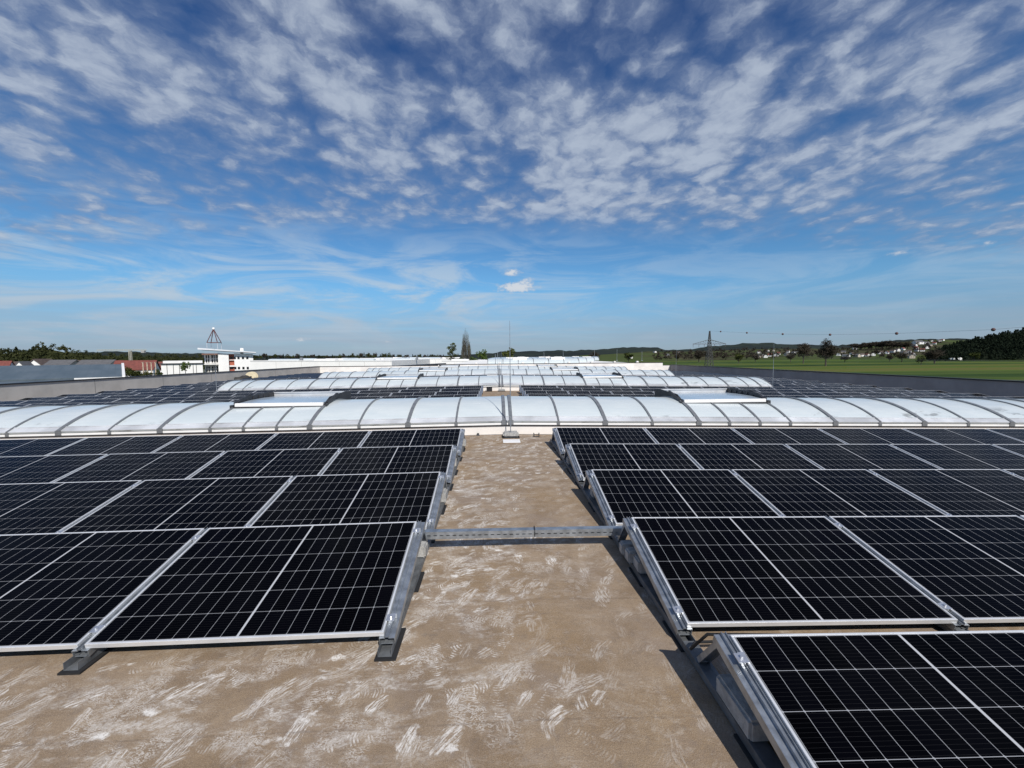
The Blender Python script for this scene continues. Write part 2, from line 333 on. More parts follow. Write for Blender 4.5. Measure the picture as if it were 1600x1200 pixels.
# ------------------------------------------------------------------ mesh helpers
class MB:
    def __init__(s): s.bm = bmesh.new()
    def box(s, x0, x1, y0, y1, z0, z1, M=None, taper=None):
        vs = [Vector((x, y, z)) for x in (x0, x1) for y in (y0, y1) for z in (z0, z1)]
        if M is not None: vs = [M @ q for q in vs]
        b = [s.bm.verts.new(q) for q in vs]
        for f in ((0, 1, 3, 2), (4, 6, 7, 5), (0, 4, 5, 1), (2, 3, 7, 6), (0, 2, 6, 4), (1, 5, 7, 3)): s.bm.faces.new([b[i] for i in f])
        return b
    def bar(s, a, c, w, h=None, roll=0.0):
        h = h or w; a = Vector(a); c = Vector(c); d = (c - a)
        q = d.to_track_quat('Y', 'Z').to_matrix().to_4x4()
        M = Matrix.Translation(a) @ q @ Matrix.Rotation(roll, 4, 'Y')
        s.box(-w / 2, w / 2, 0, d.length, -h / 2, h / 2, M)
    def tube(s, pts, r, n=8, r2=None):
        pts = [Vector(p) for p in pts]; rings = []
        for i, p in enumerate(pts):
            d = (pts[min(i + 1, len(pts) - 1)] - pts[max(i - 1, 0)]).normalized()
            q = d.to_track_quat('Z', 'X').to_matrix()
            rr = r if r2 is None else r + (r2 - r) * i / (len(pts) - 1)
            rings.append([s.bm.verts.new(p + q @ Vector((math.cos(2 * math.pi * k / n) * rr, math.sin(2 * math.pi * k / n) * rr, 0))) for k in range(n)])
        for a, b in zip(rings, rings[1:]):
            for k in range(n): s.bm.faces.new((a[k], a[(k + 1) % n], b[(k + 1) % n], b[k]))
        s.bm.faces.new(rings[0][::-1]); s.bm.faces.new(rings[-1])
    def prism(s, poly, axis, a0, a1):
        """poly: 2-D points; axis 'x': poly=(y,z); axis 'y': poly=(x,z)"""
        mk = (lambda p, a: Vector((a, p[0], p[1]))) if axis == 'x' else (lambda p, a: Vector((p[0], a, p[1]))) if axis == 'y' else (lambda p, a: Vector((p[0], p[1], a)))
        A = [s.bm.verts.new(mk(p, a0)) for p in poly]; B = [s.bm.verts.new(mk(p, a1)) for p in poly]; n = len(poly)
        for i in range(n): s.bm.faces.new((A[i], A[(i + 1) % n], B[(i + 1) % n], B[i]))
        s.bm.faces.new(A[::-1]); s.bm.faces.new(B)
    def ball(s, c, r, sub=2, sc=(1, 1, 1)):
        M = Matrix.Translation(Vector(c)) @ Matrix.Diagonal((*sc, 1))
        bmesh.ops.create_icosphere(s.bm, subdivisions=sub, radius=r, matrix=M)
    def quad(s, *pts): s.bm.faces.new([s.bm.verts.new(Vector(p)) for p in pts])
    def xform(s, fn):
        for q in s.bm.verts: q.co = fn(q.co)
    def mesh(s, name, material, bevel=0.0, smooth=False):
        bm = s.bm
        bmesh.ops.recalc_face_normals(bm, faces=bm.faces)
        if bevel: bmesh.ops.bevel(bm, geom=list(bm.edges), offset=bevel, segments=2, affect='EDGES', clamp_overlap=True)
        if smooth:
            for f in bm.faces: f.smooth = True
        me = bpy.data.meshes.new(name); bm.to_mesh(me); bm.free()
        me.materials.append(material)
        return me
    def build(s, name, material, parent=None, bevel=0.0, smooth=False):
        return link(name, s.mesh(name, material, bevel, smooth), parent)

def link(name, data, parent=None):
    o = bpy.data.objects.new(name, data); COL.objects.link(o)
    if parent: o.parent = parent
    return o
def tag(o, label=None, cat=None, group=None, kind=None):
    if label: o['label'] = label
    if cat: o['category'] = cat
    if group: o['group'] = group
    if kind: o['kind'] = kind
    return o
def thing(name, label, cat, loc=(0, 0, 0), rot=(0, 0, 0), group=None):
    o = bpy.data.objects.new(name, None); COL.objects.link(o); o.empty_display_size = 0.2
    o.location = loc; o.rotation_euler = rot
    return tag(o, label, cat, group)
KIDS = {}
def copy_tree(o, parent=None):
    c = o.copy(); COL.objects.link(c)
    if parent: c.parent = parent
    for ch in list(o.children): copy_tree(ch, c)
    return c

# ------------------------------------------------------------------ roof geometry
XC = 0.24; SL, SR = 0.010, 0.0177
def zr(x): return -SL * max(0, XC - x) - SR * max(0, x - XC)
def on_slope(v): return Vector((v.x, v.y, v.z + zr(v.x)))
XL0, XR0 = -21.05, 21.45
Y0R, Y1R = -14.0, 52.0
GROUND = -8.7

mb = MB()
poly = [(XL0 - 0.3, GROUND), (XL0 - 0.3, zr(XL0)), (XC, 0), (XR0 + 0.3, zr(XR0)), (XR0 + 0.3, GROUND)]
mb.prism(poly, 'y', Y0R, Y1R + 0.3)
tag(mb.build('roof_deck', roof_mat()), kind='structure')

# parapets: side walls with dark coping
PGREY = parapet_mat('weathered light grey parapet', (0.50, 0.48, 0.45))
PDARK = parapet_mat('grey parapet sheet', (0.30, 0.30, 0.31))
PWHITE = parapet_mat('white parapet', (0.80, 0.78, 0.75))
t_ = thing('parapet_wall', 'long light grey parapet along the left edge of the roof', 'wall', (XL0, 0, 0))
mb = MB(); mb.box(-0.28, 0, Y0R, Y1R - 0.02, zr(XL0) - 0.02, 0.70); mb.build('wall', PGREY, t_)
mb = MB(); mb.box(-0.32, 0.04, Y0R, Y1R - 0.02, 0.70, 0.745); mb.build('coping', BLACKP, t_)
JM = MB(); JM.box(-0.004, 0.004, -0.012, 0.012, 0, 1.0); JM = JM.mesh('joint', simple('joint sealant', (0.20, 0.195, 0.185), 0.8))
for k in range(8):
    j = link('joint', JM, t_); j.location = (0, 18.6 + k * 4.6 - 0.0, zr(XL0)); j.scale = (1, 1, 0.70 - zr(XL0) - 0.002)
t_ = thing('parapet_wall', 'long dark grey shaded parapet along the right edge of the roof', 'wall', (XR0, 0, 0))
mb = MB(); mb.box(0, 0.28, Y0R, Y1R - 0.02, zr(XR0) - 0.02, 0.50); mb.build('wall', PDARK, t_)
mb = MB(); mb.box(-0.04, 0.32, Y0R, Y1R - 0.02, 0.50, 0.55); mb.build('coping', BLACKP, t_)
t_ = thing('parapet_wall', 'white end parapet across the far end of the roof behind the last skylight', 'wall', (0, Y1R, 0))
mb = MB()
mb.box(XL0, -7.0, 0, 0.25, -0.5, 0.66); mb.box(-7.0, 20.5, 0.002, 0.25, -0.5, 0.78); mb.box(20.5, XR0, 0, 0.25, -0.5, 0.46)
mb.build('wall', PWHITE, t_)
mb = MB()
mb.box(XL0 - 0.3, -7.0, -0.03, 0.3, 0.66, 0.72); mb.box(-7.0, 20.53, -0.03, 0.3, 0.78, 0.84); mb.box(20.53, XR0 + .3, -0.03, 0.3, 0.46, 0.50)
mb.build('coping', BLACKP, t_)
capm = None
for k in range(9):
    x = -5.2 + k * 2.82
    if capm is None:
        mb = MB(); mb.box(-0.16, 0.16, -0.06, 0.3, 0.0, 0.10); mb.box(-0.10, 0.10, -0.02, 0.24, 0.10, 0.18); capm = mb.mesh('bracket', WHITEP, 0.01)
    o = link('coping_bracket', capm); o.location = (x, Y1R, 0.842)
    tag(o, 'small white bracket sitting on the dark coping of the far white parapet', 'bracket', 'white brackets on the far parapet')

# ------------------------------------------------------------------ solar panels
PL, PW_, TILT = 1.722, 1.134, 0.21298
HT = 0.36; PITCHX = 1.762; P_ROW = 1.56603; YT0 = 2.01433; PERIOD = 12.2
XLP, XRP = -0.68637, 1.15172
ct, sn = math.cos(TILT), math.sin(TILT)
# glass
mb = MB(); mb.box(0.011, PL - 0.011, 0.011, PW_ - 0.011, -0.008, -0.0015)
uvl = mb.bm.loops.layers.uv.new('UVMap')
for f in mb.bm.faces:
    for lp in f.loops: lp[uvl].uv = (lp.vert.co.x, lp.vert.co.y)
ME_GLASS = mb.mesh('glass', CELLS)
mb = MB()
mb.box(0, PL, 0, 0.011, -0.03, 0); mb.box(0, PL, PW_ - 0.011, PW_, -0.03, 0)
mb.box(0, 0.011, 0.011, PW_ - 0.011, -0.03, 0); mb.box(PL - 0.011, PL, 0.011, PW_ - 0.011, -0.03, 0)
ME_FRAME = mb.mesh('frame', ALU, 0.0012)

# mount: local y=0 at the lower panel edge, z=0 on the roof
def slope_pt(yy, dz=0.0):
    """point at slope distance yy from the low edge, dz above panel top plane"""
    return (yy * ct - dz * sn, HT - PW_ * sn + yy * sn + dz * ct)
def rail_section(w, h, th, lip):
    return None
def channel(mb, half, depth, th, y0, y1, topdz, M=None):
    """U channel (open top with small lips), along local y"""
    mb.box(-half, half, y0, y1, topdz - depth, topdz - depth + th, M)
    mb.box(-half, -half + th, y0, y1, topdz - depth + th, topdz, M)
    mb.box(half - th, half, y0, y1, topdz - depth + th, topdz, M)
MSL = Matrix.Translation((0, 0, HT - PW_ * sn)) @ Matrix.Rotation(TILT, 4, 'X')
mb = MB()
channel(mb, 0.046, 0.042, 0.003, -0.015, PW_ + 0.03, -0.031, MSL)
mb.box(-0.043, -0.010, -0.015, PW_ + 0.03, -0.0335, -0.0305, MSL)
mb.box(0.010, 0.043, -0.015, PW_ + 0.03, -0.0335, -0.0305, MSL)
mb.box(-0.013, -0.010, -0.015, PW_ + 0.03, -0.0305, -0.012, MSL); mb.box(0.010, 0.013, -0.015, PW_ + 0.03, -0.0305, -0.012, MSL)
mb.box(-0.010, 0.010, -0.015, PW_ + 0.03, -0.026, -0.023, MSL)
ME_SLOPE = mb.mesh('sloped_rail', GALV)
mb = MB()
b0, b1 = -0.065, P_ROW - 0.069
channel(mb, 0.040, 0.045, 0.003, b0, b1, 0.058)
mb.box(-0.037, -0.018, b0 + 0.07, b1, 0.0555, 0.0583); mb.box(0.018, 0.037, b0 + 0.07, b1, 0.0555, 0.0583)
mb.box(-0.018, 0.018, b0 + 0.20, b1, 0.0545, 0.0575)
ME_BASE = mb.mesh('base_rail', simple('galvanised steel with painted shade', (0.17, 0.18, 0.19), 0.6, 0.5, 0.25, 10))  # darker copy of the steel; the shade under the panels is in its colour
mb = MB()
ys, zs = slope_pt(PW_ + 0.01, -0.045)
mb.bar((0, ys, zs), (0, PW_ * ct + 0.22, 0.062), 0.062, 0.006); mb.bar((-0.030, ys, zs - .012), (-0.030, PW_ * ct + 0.22, 0.062), 0.004, 0.03); mb.bar((0.030, ys, zs - .012), (0.030, PW_ * ct + 0.22, 0.062), 0.004, 0.03)
ME_STRUT = mb.mesh('back_strut', GALV)
mb = MB(); mb.box(-0.056, 0.068, -0.085, 0.20, 0.0, 0.0125); ME_PAD = mb.mesh('rubber_pad', RUBBER)
mb = MB()
mb.box(-0.026, 0.026, -0.02, 0.03, 0.001, 0.0045); mb.box(-0.010, 0.010, -0.016, 0.026, -0.022, 0.001); mb.box(-0.004, 0.030, 0.03, 0.036, -0.028, 0.004)
bmesh.ops.create_cone(mb.bm, cap_ends=True, segments=8, radius1=0.008, radius2=0.008, depth=0.014, matrix=Matrix.Translation((0, 0.005, 0.010)))
mb.xform(lambda q: q.copy())
ME_CLAMP = mb.mesh('clamp', simple('bright zinc', (0.72, 0.73, 0.75), 0.3, 0.8, 0.1, 30))

def place_panel(side, k, ytop):
    """returns loc, rot of the panel's lower left corner"""
    if side == 'left': x0 = XLP - k * PITCHX - PL; a = -SL
    else: x0 = XRP + k * PITCHX; a = SR
    return Vector((x0, ytop - PW_ * ct, HT - PW_ * sn + zr(x0))), (TILT, a, 0)
ORD = ['nearest', 'second', 'third', 'fourth', 'fifth', 'sixth', 'seventh', 'eighth', 'ninth', 'tenth', 'eleventh', 'twelfth', 'thirteenth']
ORF = ['first'] + ORD[1:]
NUM = ['zero', 'one', 'two', 'three', 'four', 'five', 'six', 'seven', 'eight', 'nine', 'ten', 'eleven', 'twelve']
SECT = ['before nearest skylight', 'between skylights one and two', 'between skylights two and three', 'between skylights three and four']

cands = []
def visible(loc):
    for ddx in (0, PL):
        for ddy in (0, PW_):
            p = to_px(loc + Vector((ddx, ddy, 0.05)))
            if p and -260 < p[0] < 1860 and p[1] < 1420: return True
    return False
rows_used = {}
for sec in range(4):
    for r in range(5):
        for side in ('left', 'right'):
            if sec == 0 and r == 0 and side == 'left': continue
            for k in range(11):
                yt = YT0 + r * P_ROW + sec * PERIOD
                loc, rot = place_panel(side, k, yt)
                if visible(loc):
                    cands.append((loc.length, sec, r, side, k, loc, rot))
            rows_used[(sec, r, side)] = YT0 + r * P_ROW + sec * PERIOD
    if sec < 3:
        for e in range(2):                     # the strips outside the skylight ends
            yt = YT0 + 5 * P_ROW + sec * PERIOD + e * P_ROW + 0.05 + 0.35
            for side in ('left', 'right'):
                for k in range(8, 11):
                    loc, rot = place_panel(side, k, yt)
                    if visible(loc): cands.append((loc.length, sec, 5 + e, side, k, loc, rot))
cands.sort(key=lambda c: c[0])
proto = None; rest = MB(); rest_uv = None
for i, (dist, sec, r, side, k, loc, rot) in enumerate(cands):
    if i < 295:
        o = thing('solar_panel', None, 'solar panel', loc, rot, 'solar panels laid out in rows on the flat roof')
        link('glass', ME_GLASS, o); link('frame', ME_FRAME, o)
        if r < 5:
            rr = r if not (sec == 0 and side == 'left') else r - 1
            o['label'] = 'solar panel, %s from aisle, %s row, %s side, %s' % (ORD[k], ORF[rr], side, SECT[sec])
        else:
            o['label'] = 'solar panel, %s from aisle, %s row beside the %s end of skylight %s' % (ORF[k], ('nearer', 'farther')[r - 5], side, ('one', 'two', 'three')[sec])
    else:
        Mx = Matrix.Translation(loc) @ Matrix.Rotation(rot[1], 4, 'Y') @ Matrix.Rotation(rot[0], 4, 'X')
        rest.box(0, PL, 0, PW_, -0.03, 0, Mx)
print('panels', len(cands))
PANELDARK = simple('distant dark panel', (0.006, 0.0065, 0.009), 0.2, 0, 0.1, 2, 0.2)
if len(cands) > 295:
    tag(rest.build('solar_panels', PANELDARK), 'dark solar panels in the farthest rows before the white end parapet', 'solar panels', kind='stuff')
else: rest.bm.free()

# the mounts: one at every gap and row end
mcount = 0
for (sec, r, side), yt in sorted(rows_used.items()):
    ylow = yt - PW_ * ct
    for k in range(12):
        x = (XLP + 0.02 - k * PITCHX) if side == 'left' else (XRP - 0.02 + k * PITCHX)
        if not visible(Vector((x - 0.8, ylow, 0.1))): continue
        if sec > 1 or (sec == 1 and k > 9): continue
        a = -SL if side == 'left' else SR
        rr = r if not (sec == 0 and side == 'left') else r - 1
        wh = 'at aisle end' if k == 0 else 'after panel %s' % NUM[k]
        o = thing('panel_mount', 'rail mount %s, %s row, %s side, %s' % (wh, ORF[rr], side, SECT[sec]), 'panel mount', (x, ylow, zr(x)), (0, a, 0), 'galvanised mounts carrying the solar panels')
        link('sloped_rail', ME_SLOPE, o); link('back_strut', ME_STRUT, o); mcount += 1
        if sec == 0:
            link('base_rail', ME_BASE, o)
            pd = link('rubber_pad', ME_PAD, o)
            if k < 4:
                pd = link('rubber_pad', ME_PAD, o); pd.location = (0, 0.72, 0)
                for yy in (0.10, PW_ - 0.14):
                    c = link('clamp', ME_CLAMP, o); py, pz = slope_pt(yy); c.location = (0, py, pz); c.rotation_euler = (TILT, 0, 0)
print('mounts', mcount)

# concrete ballast
def block(label, x, y, z, lx, ly, lz, rz=0.0, seed=0):
    mb = MB(); mb.box(-lx / 2, lx / 2, -ly / 2, ly / 2, 0, lz)
    o = mb.build('concrete_block', CONC, None, min(lx, ly, lz) * 0.13)
    o.location = (x, y, z + zr(x)); o.rotation_euler = (0, 0, rz)
    return tag(o, label, 'concrete block', 'concrete ballast blocks under the panel rows')
yr = lambda r: YT0 + r * P_ROW
block('grey concrete block at the back of the stack beside the cross rail, right of aisle', 1.30, yr(1) - 0.04, 0.060, 0.50, 0.10, 0.10)
block('middle grey concrete block of the lower stack right of the cross rail', 1.31, yr(1) - 0.17, 0.060, 0.50, 0.11, 0.10, 0.03)
block('front grey concrete block of the lower stack under the second row right', 1.34, yr(1) - 0.33, 0.060, 0.50, 0.15, 0.10, -0.02)
block('upper grey concrete block leaning on the stack right of the cross rail', 1.36, yr(1) - 0.15, 0.163, 0.44, 0.13, 0.085, 0.05)
block('large grey concrete block with chamfered end under the front right panel row', 1.37, yr(0) - 0.14, 0.060, 0.56, 0.30, 0.10)
block('pale concrete block lit by the sun at the left end of the cross rail', -0.86, yr(1) + 0.02, 0.060, 0.50, 0.13, 0.10, -0.04)
block('pale upright concrete slab behind the front left panel end', -0.78, yr(1) - 0.10, 0.162, 0.26, 0.11, 0.085)
block('pale concrete block under the second row end left of the aisle', -0.84, yr(2) - 0.16, 0.060, 0.48, 0.22, 0.12)
block('grey concrete block under the third row end right of the aisle', 1.36, yr(2) - 0.12, 0.060, 0.46, 0.16, 0.11)
block('grey concrete block under the fourth row end right of the aisle', 1.33, yr(3) - 0.10, 0.060, 0.46, 0.16, 0.11)
block('pale concrete block under the rear row end left of the aisle', -0.82, yr(4) - 0.20, 0.060, 0.46, 0.2, 0.12)
block('pale concrete block under the third row end left of the aisle', -0.86, yr(3) - 0.14, 0.060, 0.46, 0.18, 0.12)

mb = MB(); xq = XRP - 0.075; y0q = yr(0)
mb.tube([(xq + 0.5, y0q + 0.035, 0.30), (xq + 0.1, y0q + 0.04, 0.315), (xq, y0q + 0.07, 0.30), (xq - 0.012, y0q + 0.14, 0.21), (xq - 0.005, y0q + 0.24, 0.10), (xq + 0.06, y0q + 0.33, 0.075), (xq + 0.5, y0q + 0.36, 0.05)], 0.008, 8)
tag(mb.build('black_cable', RUBBER, None, 0, True), 'black solar cable looping down behind the front right panel row', 'cable')
# cross rail over the aisle (slotted channel)
xa, xb = -0.655, 1.15
t_ = thing('cross_rail', 'long slotted galvanised channel spanning the aisle between both panel arrays', 'rail', (0, 3.733, 0))
mb = MB()
zb = 0.132; n_sl = 32
ang = -math.atan2(zr(xb) - zr(xa), xb - xa)
L_ = xb - xa
mb.box(0, L_, 0, 0.003, 0.0, 0.028); mb.box(0, L_, 0, 0.003, 0.036, 0.066)
step = L_ / n_sl
for i in range(n_sl): mb.box(i * step, i * step + step * 0.45, 0, 0.003, 0.028, 0.036)
mb.box(0, L_, 0.003, 0.062, 0.063, 0.066); mb.box(0, L_, 0.003, 0.062, 0.0, 0.003); mb.box(0, L_, 0.062, 0.065, 0.0, 0.066)
o = mb.build('channel', GALV, t_); o.location = (xa, 0, zb + zr(xa)); o.rotation_euler = (0, ang, 0)
mb = MB(); mb.tube([(0, 0, -0.003), (0, -0.006, 0.03), (0, -0.006, 0.066), (0, 0.03, 0.071), (0, 0.068, 0.066), (0, 0.07, 0.03)], 0.004, 6)
o = mb.build('cable_tie', RUBBER, t_); o.location = (0.33, 0, zb + zr(0.33))
# ------------------------------------------------------------------ barrel skylights
GLZ = glazing_mat()
FLAPM = simple('bluish flap pane', (0.36, 0.43, 0.50), 0.22, 0, 0.1, 1.5, 0.6)
DY = 3.0; YD = 9.47; ZB = 0.275; SAG = 0.40
Rr = ((DY / 2) ** 2 + SAG ** 2) / (2 * SAG)
half_ang = math.asin(DY / 2 / Rr)
def arc(tt, dr=0.0):
    a = -half_ang + 2 * half_ang * tt
    return DY / 2 + (Rr + dr) * math.sin(a), ZB + SAG - Rr + (Rr + dr) * math.cos(a)
offs = [0.075, 1.14, 2.2, 3.27, 4.34]
ribs = offs + [6.47 + 1.06 * k for k in range(7)] + [13.48, 14.10]
NA = 24
# vent covers offsets 4.34..6.47: its front third is glazed, ribs at 5.05 / 5.76
TV = 0.30
def arc_strip(mb, x0, x1, t0, t1, dr0=0.0, dr1=0.03, n=NA):
    n = max(3, int(n * (t1 - t0)))
    nx = max(1, int((x1 - x0) / 1.2))
    ring = []
    for i in range(n + 1):
        tt = t0 + (t1 - t0) * i / n
        for dr in (dr0, dr1):
            y, z = arc(tt, dr)
            ring.append((y, z))
    outer = [ring[2 * i + 1] for i in range(n + 1)]; inner = [ring[2 * i] for i in range(n + 1)]
    loop = outer + inner[::-1]
    A = [mb.bm.verts.new((x0, y, z)) for y, z in loop]; B = [mb.bm.verts.new((x1, y, z)) for y, z in loop]; L = len(loop)
    for i in range(L): mb.bm.faces.new((A[i], A[(i + 1) % L], B[(i + 1) % L], B[i]))
    mb.bm.faces.new(A[::-1]); mb.bm.faces.new(B)
def local_slope(sgn):
    """skylight local frame: x relative to ridge"""
    return lambda q: Vector((q.x, q.y, q.z - (SL if q.x < 0 else SR) * abs(q.x)))
def skylight(idx, label):
    root = thing('barrel_skylight', label, 'skylight', (XC, YD, 0), (0, 0, 0), 'barrel skylights across the roof')
    ls = local_slope(0)
    # curb
    mb = MB()
    for sg in (-1, 1):
        a, b = (0, 14.13) if sg > 0 else (-14.13, 0)
        mb.box(a, b, 0.0, 0.09, -0.05, 0.195); mb.box(a, b, DY - 0.09, DY, -0.05, 0.195)
    mb.box(-14.13, -14.04, 0.09, DY - 0.09, -0.05, 0.195); mb.box(14.04, 14.13, 0.09, DY - 0.09, -0.05, 0.195)
    for xs in (-9.4, -3.9, -1.2, 5.3, 11.2): mb.box(xs, xs + 0.004, -0.003, 0.0, 0.0, 0.195)
    mb.xform(ls); mb.build('curb', CREAM, root)
    mb = MB()
    for a, b in ((-14.13, 0), (0, 14.13)):
        mb.box(a, b, -0.025, 0.02, 0.197, 0.217); mb.box(a, b, DY - 0.02, DY + 0.025, 0.197, 0.217)
    mb.xform(ls); mb.build('drip_edge', BLACKP, root)
    mb = MB()
    for a, b in ((-14.13, 0), (0, 14.13)):
        mb.box(a, b, -0.012, 0.06, 0.219, 0.262); mb.box(a, b, DY - 0.06, DY + 0.012, 0.219, 0.262)
    mb.xform(ls); mb.build('base_profile', WHITEP, root)
    # lower aluminium band following the start of the arc
    mb = MB()
    for a, b in ((-14.1, 0), (0, 14.1)):
        arc_strip(mb, a, b, 0.0, 0.045, 0.032, 0.040); arc_strip(mb, a, b, 0.955, 1.0, 0.032, 0.040)
        arc_strip(mb, a, b, 0.046, 0.052, 0.030, 0.050, 60)
    mb.xform(ls); mb.build('edge_band', GREYBAND, root)
    # glazing
    mb = MB()
    for sg in (-1, 1):
        for x0, x1 in ((0.0, 4.34), (6.47, 14.10)):
            a, b = (x0, x1) if sg > 0 else (-x1, -x0)
            arc_strip(mb, a, b, 0.0, 1.0)
        a, b = (4.34, 6.47) if sg > 0 else (-6.47, -4.34)
        arc_strip(mb, a, b, 0.0, TV); arc_strip(mb, a, b, 0.88, 1.0)
    # lunettes closing both ends
    for x in (-14.10, 14.07):
        pts = [arc(i / NA) for i in range(NA + 1)]
        mb.prism(pts, 'x', x, x + 0.03)
    mb.xform(ls)
    o = mb.build('glazing', GLZ, root)
    for f in o.data.polygons: f.use_smooth = False
    # ribs
    rib_thick = MB(); arc_strip(rib_thick, -0.036, 0.036, 0.0, 1.0, 0.031, 0.062); rib_thick.box(-0.06, 0.06, -0.03, 0.05, 0.222, 0.32)
    rt = rib_thick.mesh('rib', RIBM)
    rib_thin = MB(); arc_strip(rib_thin, -0.020, 0.020, 0.0, 1.0, 0.031, 0.056); rib_thin.box(-0.035, 0.035, -0.025, 0.05, 0.222, 0.30)
    rn = rib_thin.mesh('rib', RIBM)
    rib_s = MB(); arc_strip(rib_s, -0.020, 0.020, 0.0, TV, 0.031, 0.056); rib_s.box(-0.035, 0.035, -0.025, 0.05, 0.222, 0.30)
    rs = rib_s.mesh('rib', RIBM)
    for sg in (-1, 1):
        for i, x in enumerate(ribs):
            o = link('rib', rt if (i % 2 == 0) else rn, root)
            o.location = (sg * x, 0, -(SL if sg < 0 else SR) * x)
        for x in (5.05, 5.76):
            o = link('rib', rs, root); o.location = (sg * x, 0, -(SL if sg < 0 else SR) * x)
        # smoke vent
        xm = sg * 5.405; zo = -(SL if sg < 0 else SR) * 5.405
        v_ = bpy.data.objects.new('smoke_vent', None); COL.objects.link(v_); v_.parent = root; v_.location = (xm, 0, zo)
        hw = 1.03
        yf, zf = arc(TV, 0.03)
        yb_, zb_ = arc(0.87, 0.03)
        mb = MB(); mb.box(-hw, hw, yf - 0.035, yf + 0.035, zf + 0.0, zf + 0.095); mb.build('front_bar', WHITEP, v_, 0.006)
        mb = MB(); mb.box(-hw - 0.05, hw + 0.05, yf - 0.05, yf - 0.036, zf - 0.055, zf + 0.018); mb.build('shadow_strip', DARKMETAL, v_)  # dark strip standing in for the shadow gap under the front bar
        for s3 in (-1, 1):
            mb = MB(); xx = s3 * (hw + 0.06); mb.box(xx - 0.04, xx + 0.04, yf - 0.06, yf + 0.06, zf - 0.03, zf + 0.055); mb.bar((xx, yf + 0.08, zf + 0.06), (xx, yf + 0.75, zf + 0.22), 0.05, 0.09); mb.build('corner_bracket', DARKMETAL, v_)
        mb = MB(); mb.prism([(yf + 0.036, zf + 0.085), (yf + 0.6, zf + 0.115), (yf + 1.2, zf + 0.115), (yb_ - 0.05, zf + 0.10), (yb_ - 0.05, zf + 0.06), (yf + 1.2, zf + 0.08), (yf + 0.6, zf + 0.08), (yf + 0.036, zf + 0.05)], 'x', -hw + 0.03, hw - 0.03)
        mb.build('flap', FLAPM, v_)
        zt = ZB + SAG + 0.21
        for s2 in (-1, 1):
            mb = MB()
            prof = [(yf - 0.02, zf + 0.05), (yf + 0.35, zf + 0.20), (yf + 0.75, zt - 0.03), (yb_ - 0.25, zt), (yb_ + 0.06, zt - 0.03), (yb_ + 0.10, zb_ - 0.02)] + [arc(0.87 - (0.87 - TV) * i / 8, 0.02) for i in range(9)]
            xx = s2 * (hw + 0.02); mb.prism(prof, 'x', xx - 0.012, xx + 0.012)
            for q in range(5):
                yy = yf + 0.5 + q * 0.26
                mb.box(xx - s2 * 0.012, xx - s2 * 0.032, yy, yy + 0.03, zf + 0.06, zt - 0.05 - (0.06 if q == 0 else 0))
            mb.build('side_deflector', DARKMETAL, v_)
        mb = MB(); mb.box(-hw, hw, yb_ + 0.02, yb_ + 0.045, zb_ - 0.04, zt - 0.035); mb.box(-hw, hw, yb_ + 0.0, yb_ + 0.02, zt - 0.06, zt - 0.03)
        mb.build('rear_deflector', GREYBAND, v_)
    return root
sk_labels = ['nearest long white barrel skylight crossing the whole roof behind the front panel rows',
             'second white barrel skylight whose two ends both show, with lightning rods at each end',
             'third white barrel skylight, narrow looking, just behind the second one',
             'farthest white barrel skylight, standing right before the white end parapet']
sk = skylight(0, sk_labels[0])
for i in range(1, 4):
    c = copy_tree(sk); c.location = (XC, YD + PERIOD * i, 0); c['label'] = sk_labels[i]

# ------------------------------------------------------------------ lightning rods and roof odds
def rod(x, y, h, label, slab=True):
    o = thing('lightning_rod', label, 'lightning rod', (x, y, zr(x)), (0, 0, 0), 'lightning rods on the roof')
    mb = MB(); mb.tube([(0, 0, 0.1), (0, 0, h * 0.55)], 0.011, 8); mb.tube([(0, 0, h * 0.55), (0, 0, h)], 0.007, 8, 0.004); mb.build('rod', GALV, o)
    if slab:
        mb = MB(); mb.box(-0.17, 0.17, -0.17, 0.17, 0.012, 0.105); mb.build('base_block', CONC, o, 0.03)
        mb = MB(); mb.box(-0.185, 0.185, -0.185, 0.185, 0, 0.012); mb.build('rubber_pad', RUBBER, o)
rod(0.30, 9.2, 2.5, 'tall thin lightning rod on a concrete base before the nearest skylight in the aisle')
rod(0.26, 9.14 + PERIOD, 2.05, 'lightning rod on a concrete base before the second skylight in the aisle')
rod(0.24, 9.14 + 2 * PERIOD, 2.1, 'lightning rod on a base in the aisle before the third skylight', True)
rod(0.15, 9.14 + 3 * PERIOD, 2.3, 'lightning rod on a base in the aisle before the farthest skylight', True)
rod(-13.75, 21.5, 2.42, 'lightning rod by the left end of the second skylight')
rod(14.25, 21.5, 2.5, 'lightning rod by the right end of the second skylight')
rod(14.5, 34.0, 2.5, 'lightning rod by the right end of the third skylight near the right parapet')
mb = MB(); mb.box(-0.175, 0.175, -0.17, 0.17, 0, 0.006)
o = mb.build('white_mat', WHITEP); o.location = (0.30, 8.68, zr(0.3) + 0.004); tag(o, 'flat white rectangular sheet lying in front of the lightning rod base', 'sheet')
mb = MB()
for s_ in (-0.055, 0.055): mb.box(s_ - 0.008, s_ + 0.008, -0.03, 0.03, 0.0, 0.08)
mb.box(-0.063, 0.063, -0.03, 0.03, 0.0, 0.012); mb.box(-0.063, 0.063, -0.006, 0.006, 0.045, 0.057)
o = mb.build('wire_holder', DARKMETAL); o.location = (0.86, 9.2, zr(0.86)); tag(o, 'small dark conductor holder right of the rod base before the nearest skylight', 'wire holder')
o2 = link('wire_holder', o.data); o2.location = (-0.78, 9.2, zr(-0.78)); tag(o2, 'small dark conductor holder at the rear left panel row end', 'wire holder')
mb = MB(); mb.prism([(-0.035, 0), (0.035, 0), (0.02, 0.05), (-0.02, 0.05)], 'y', -0.03, 0.03)
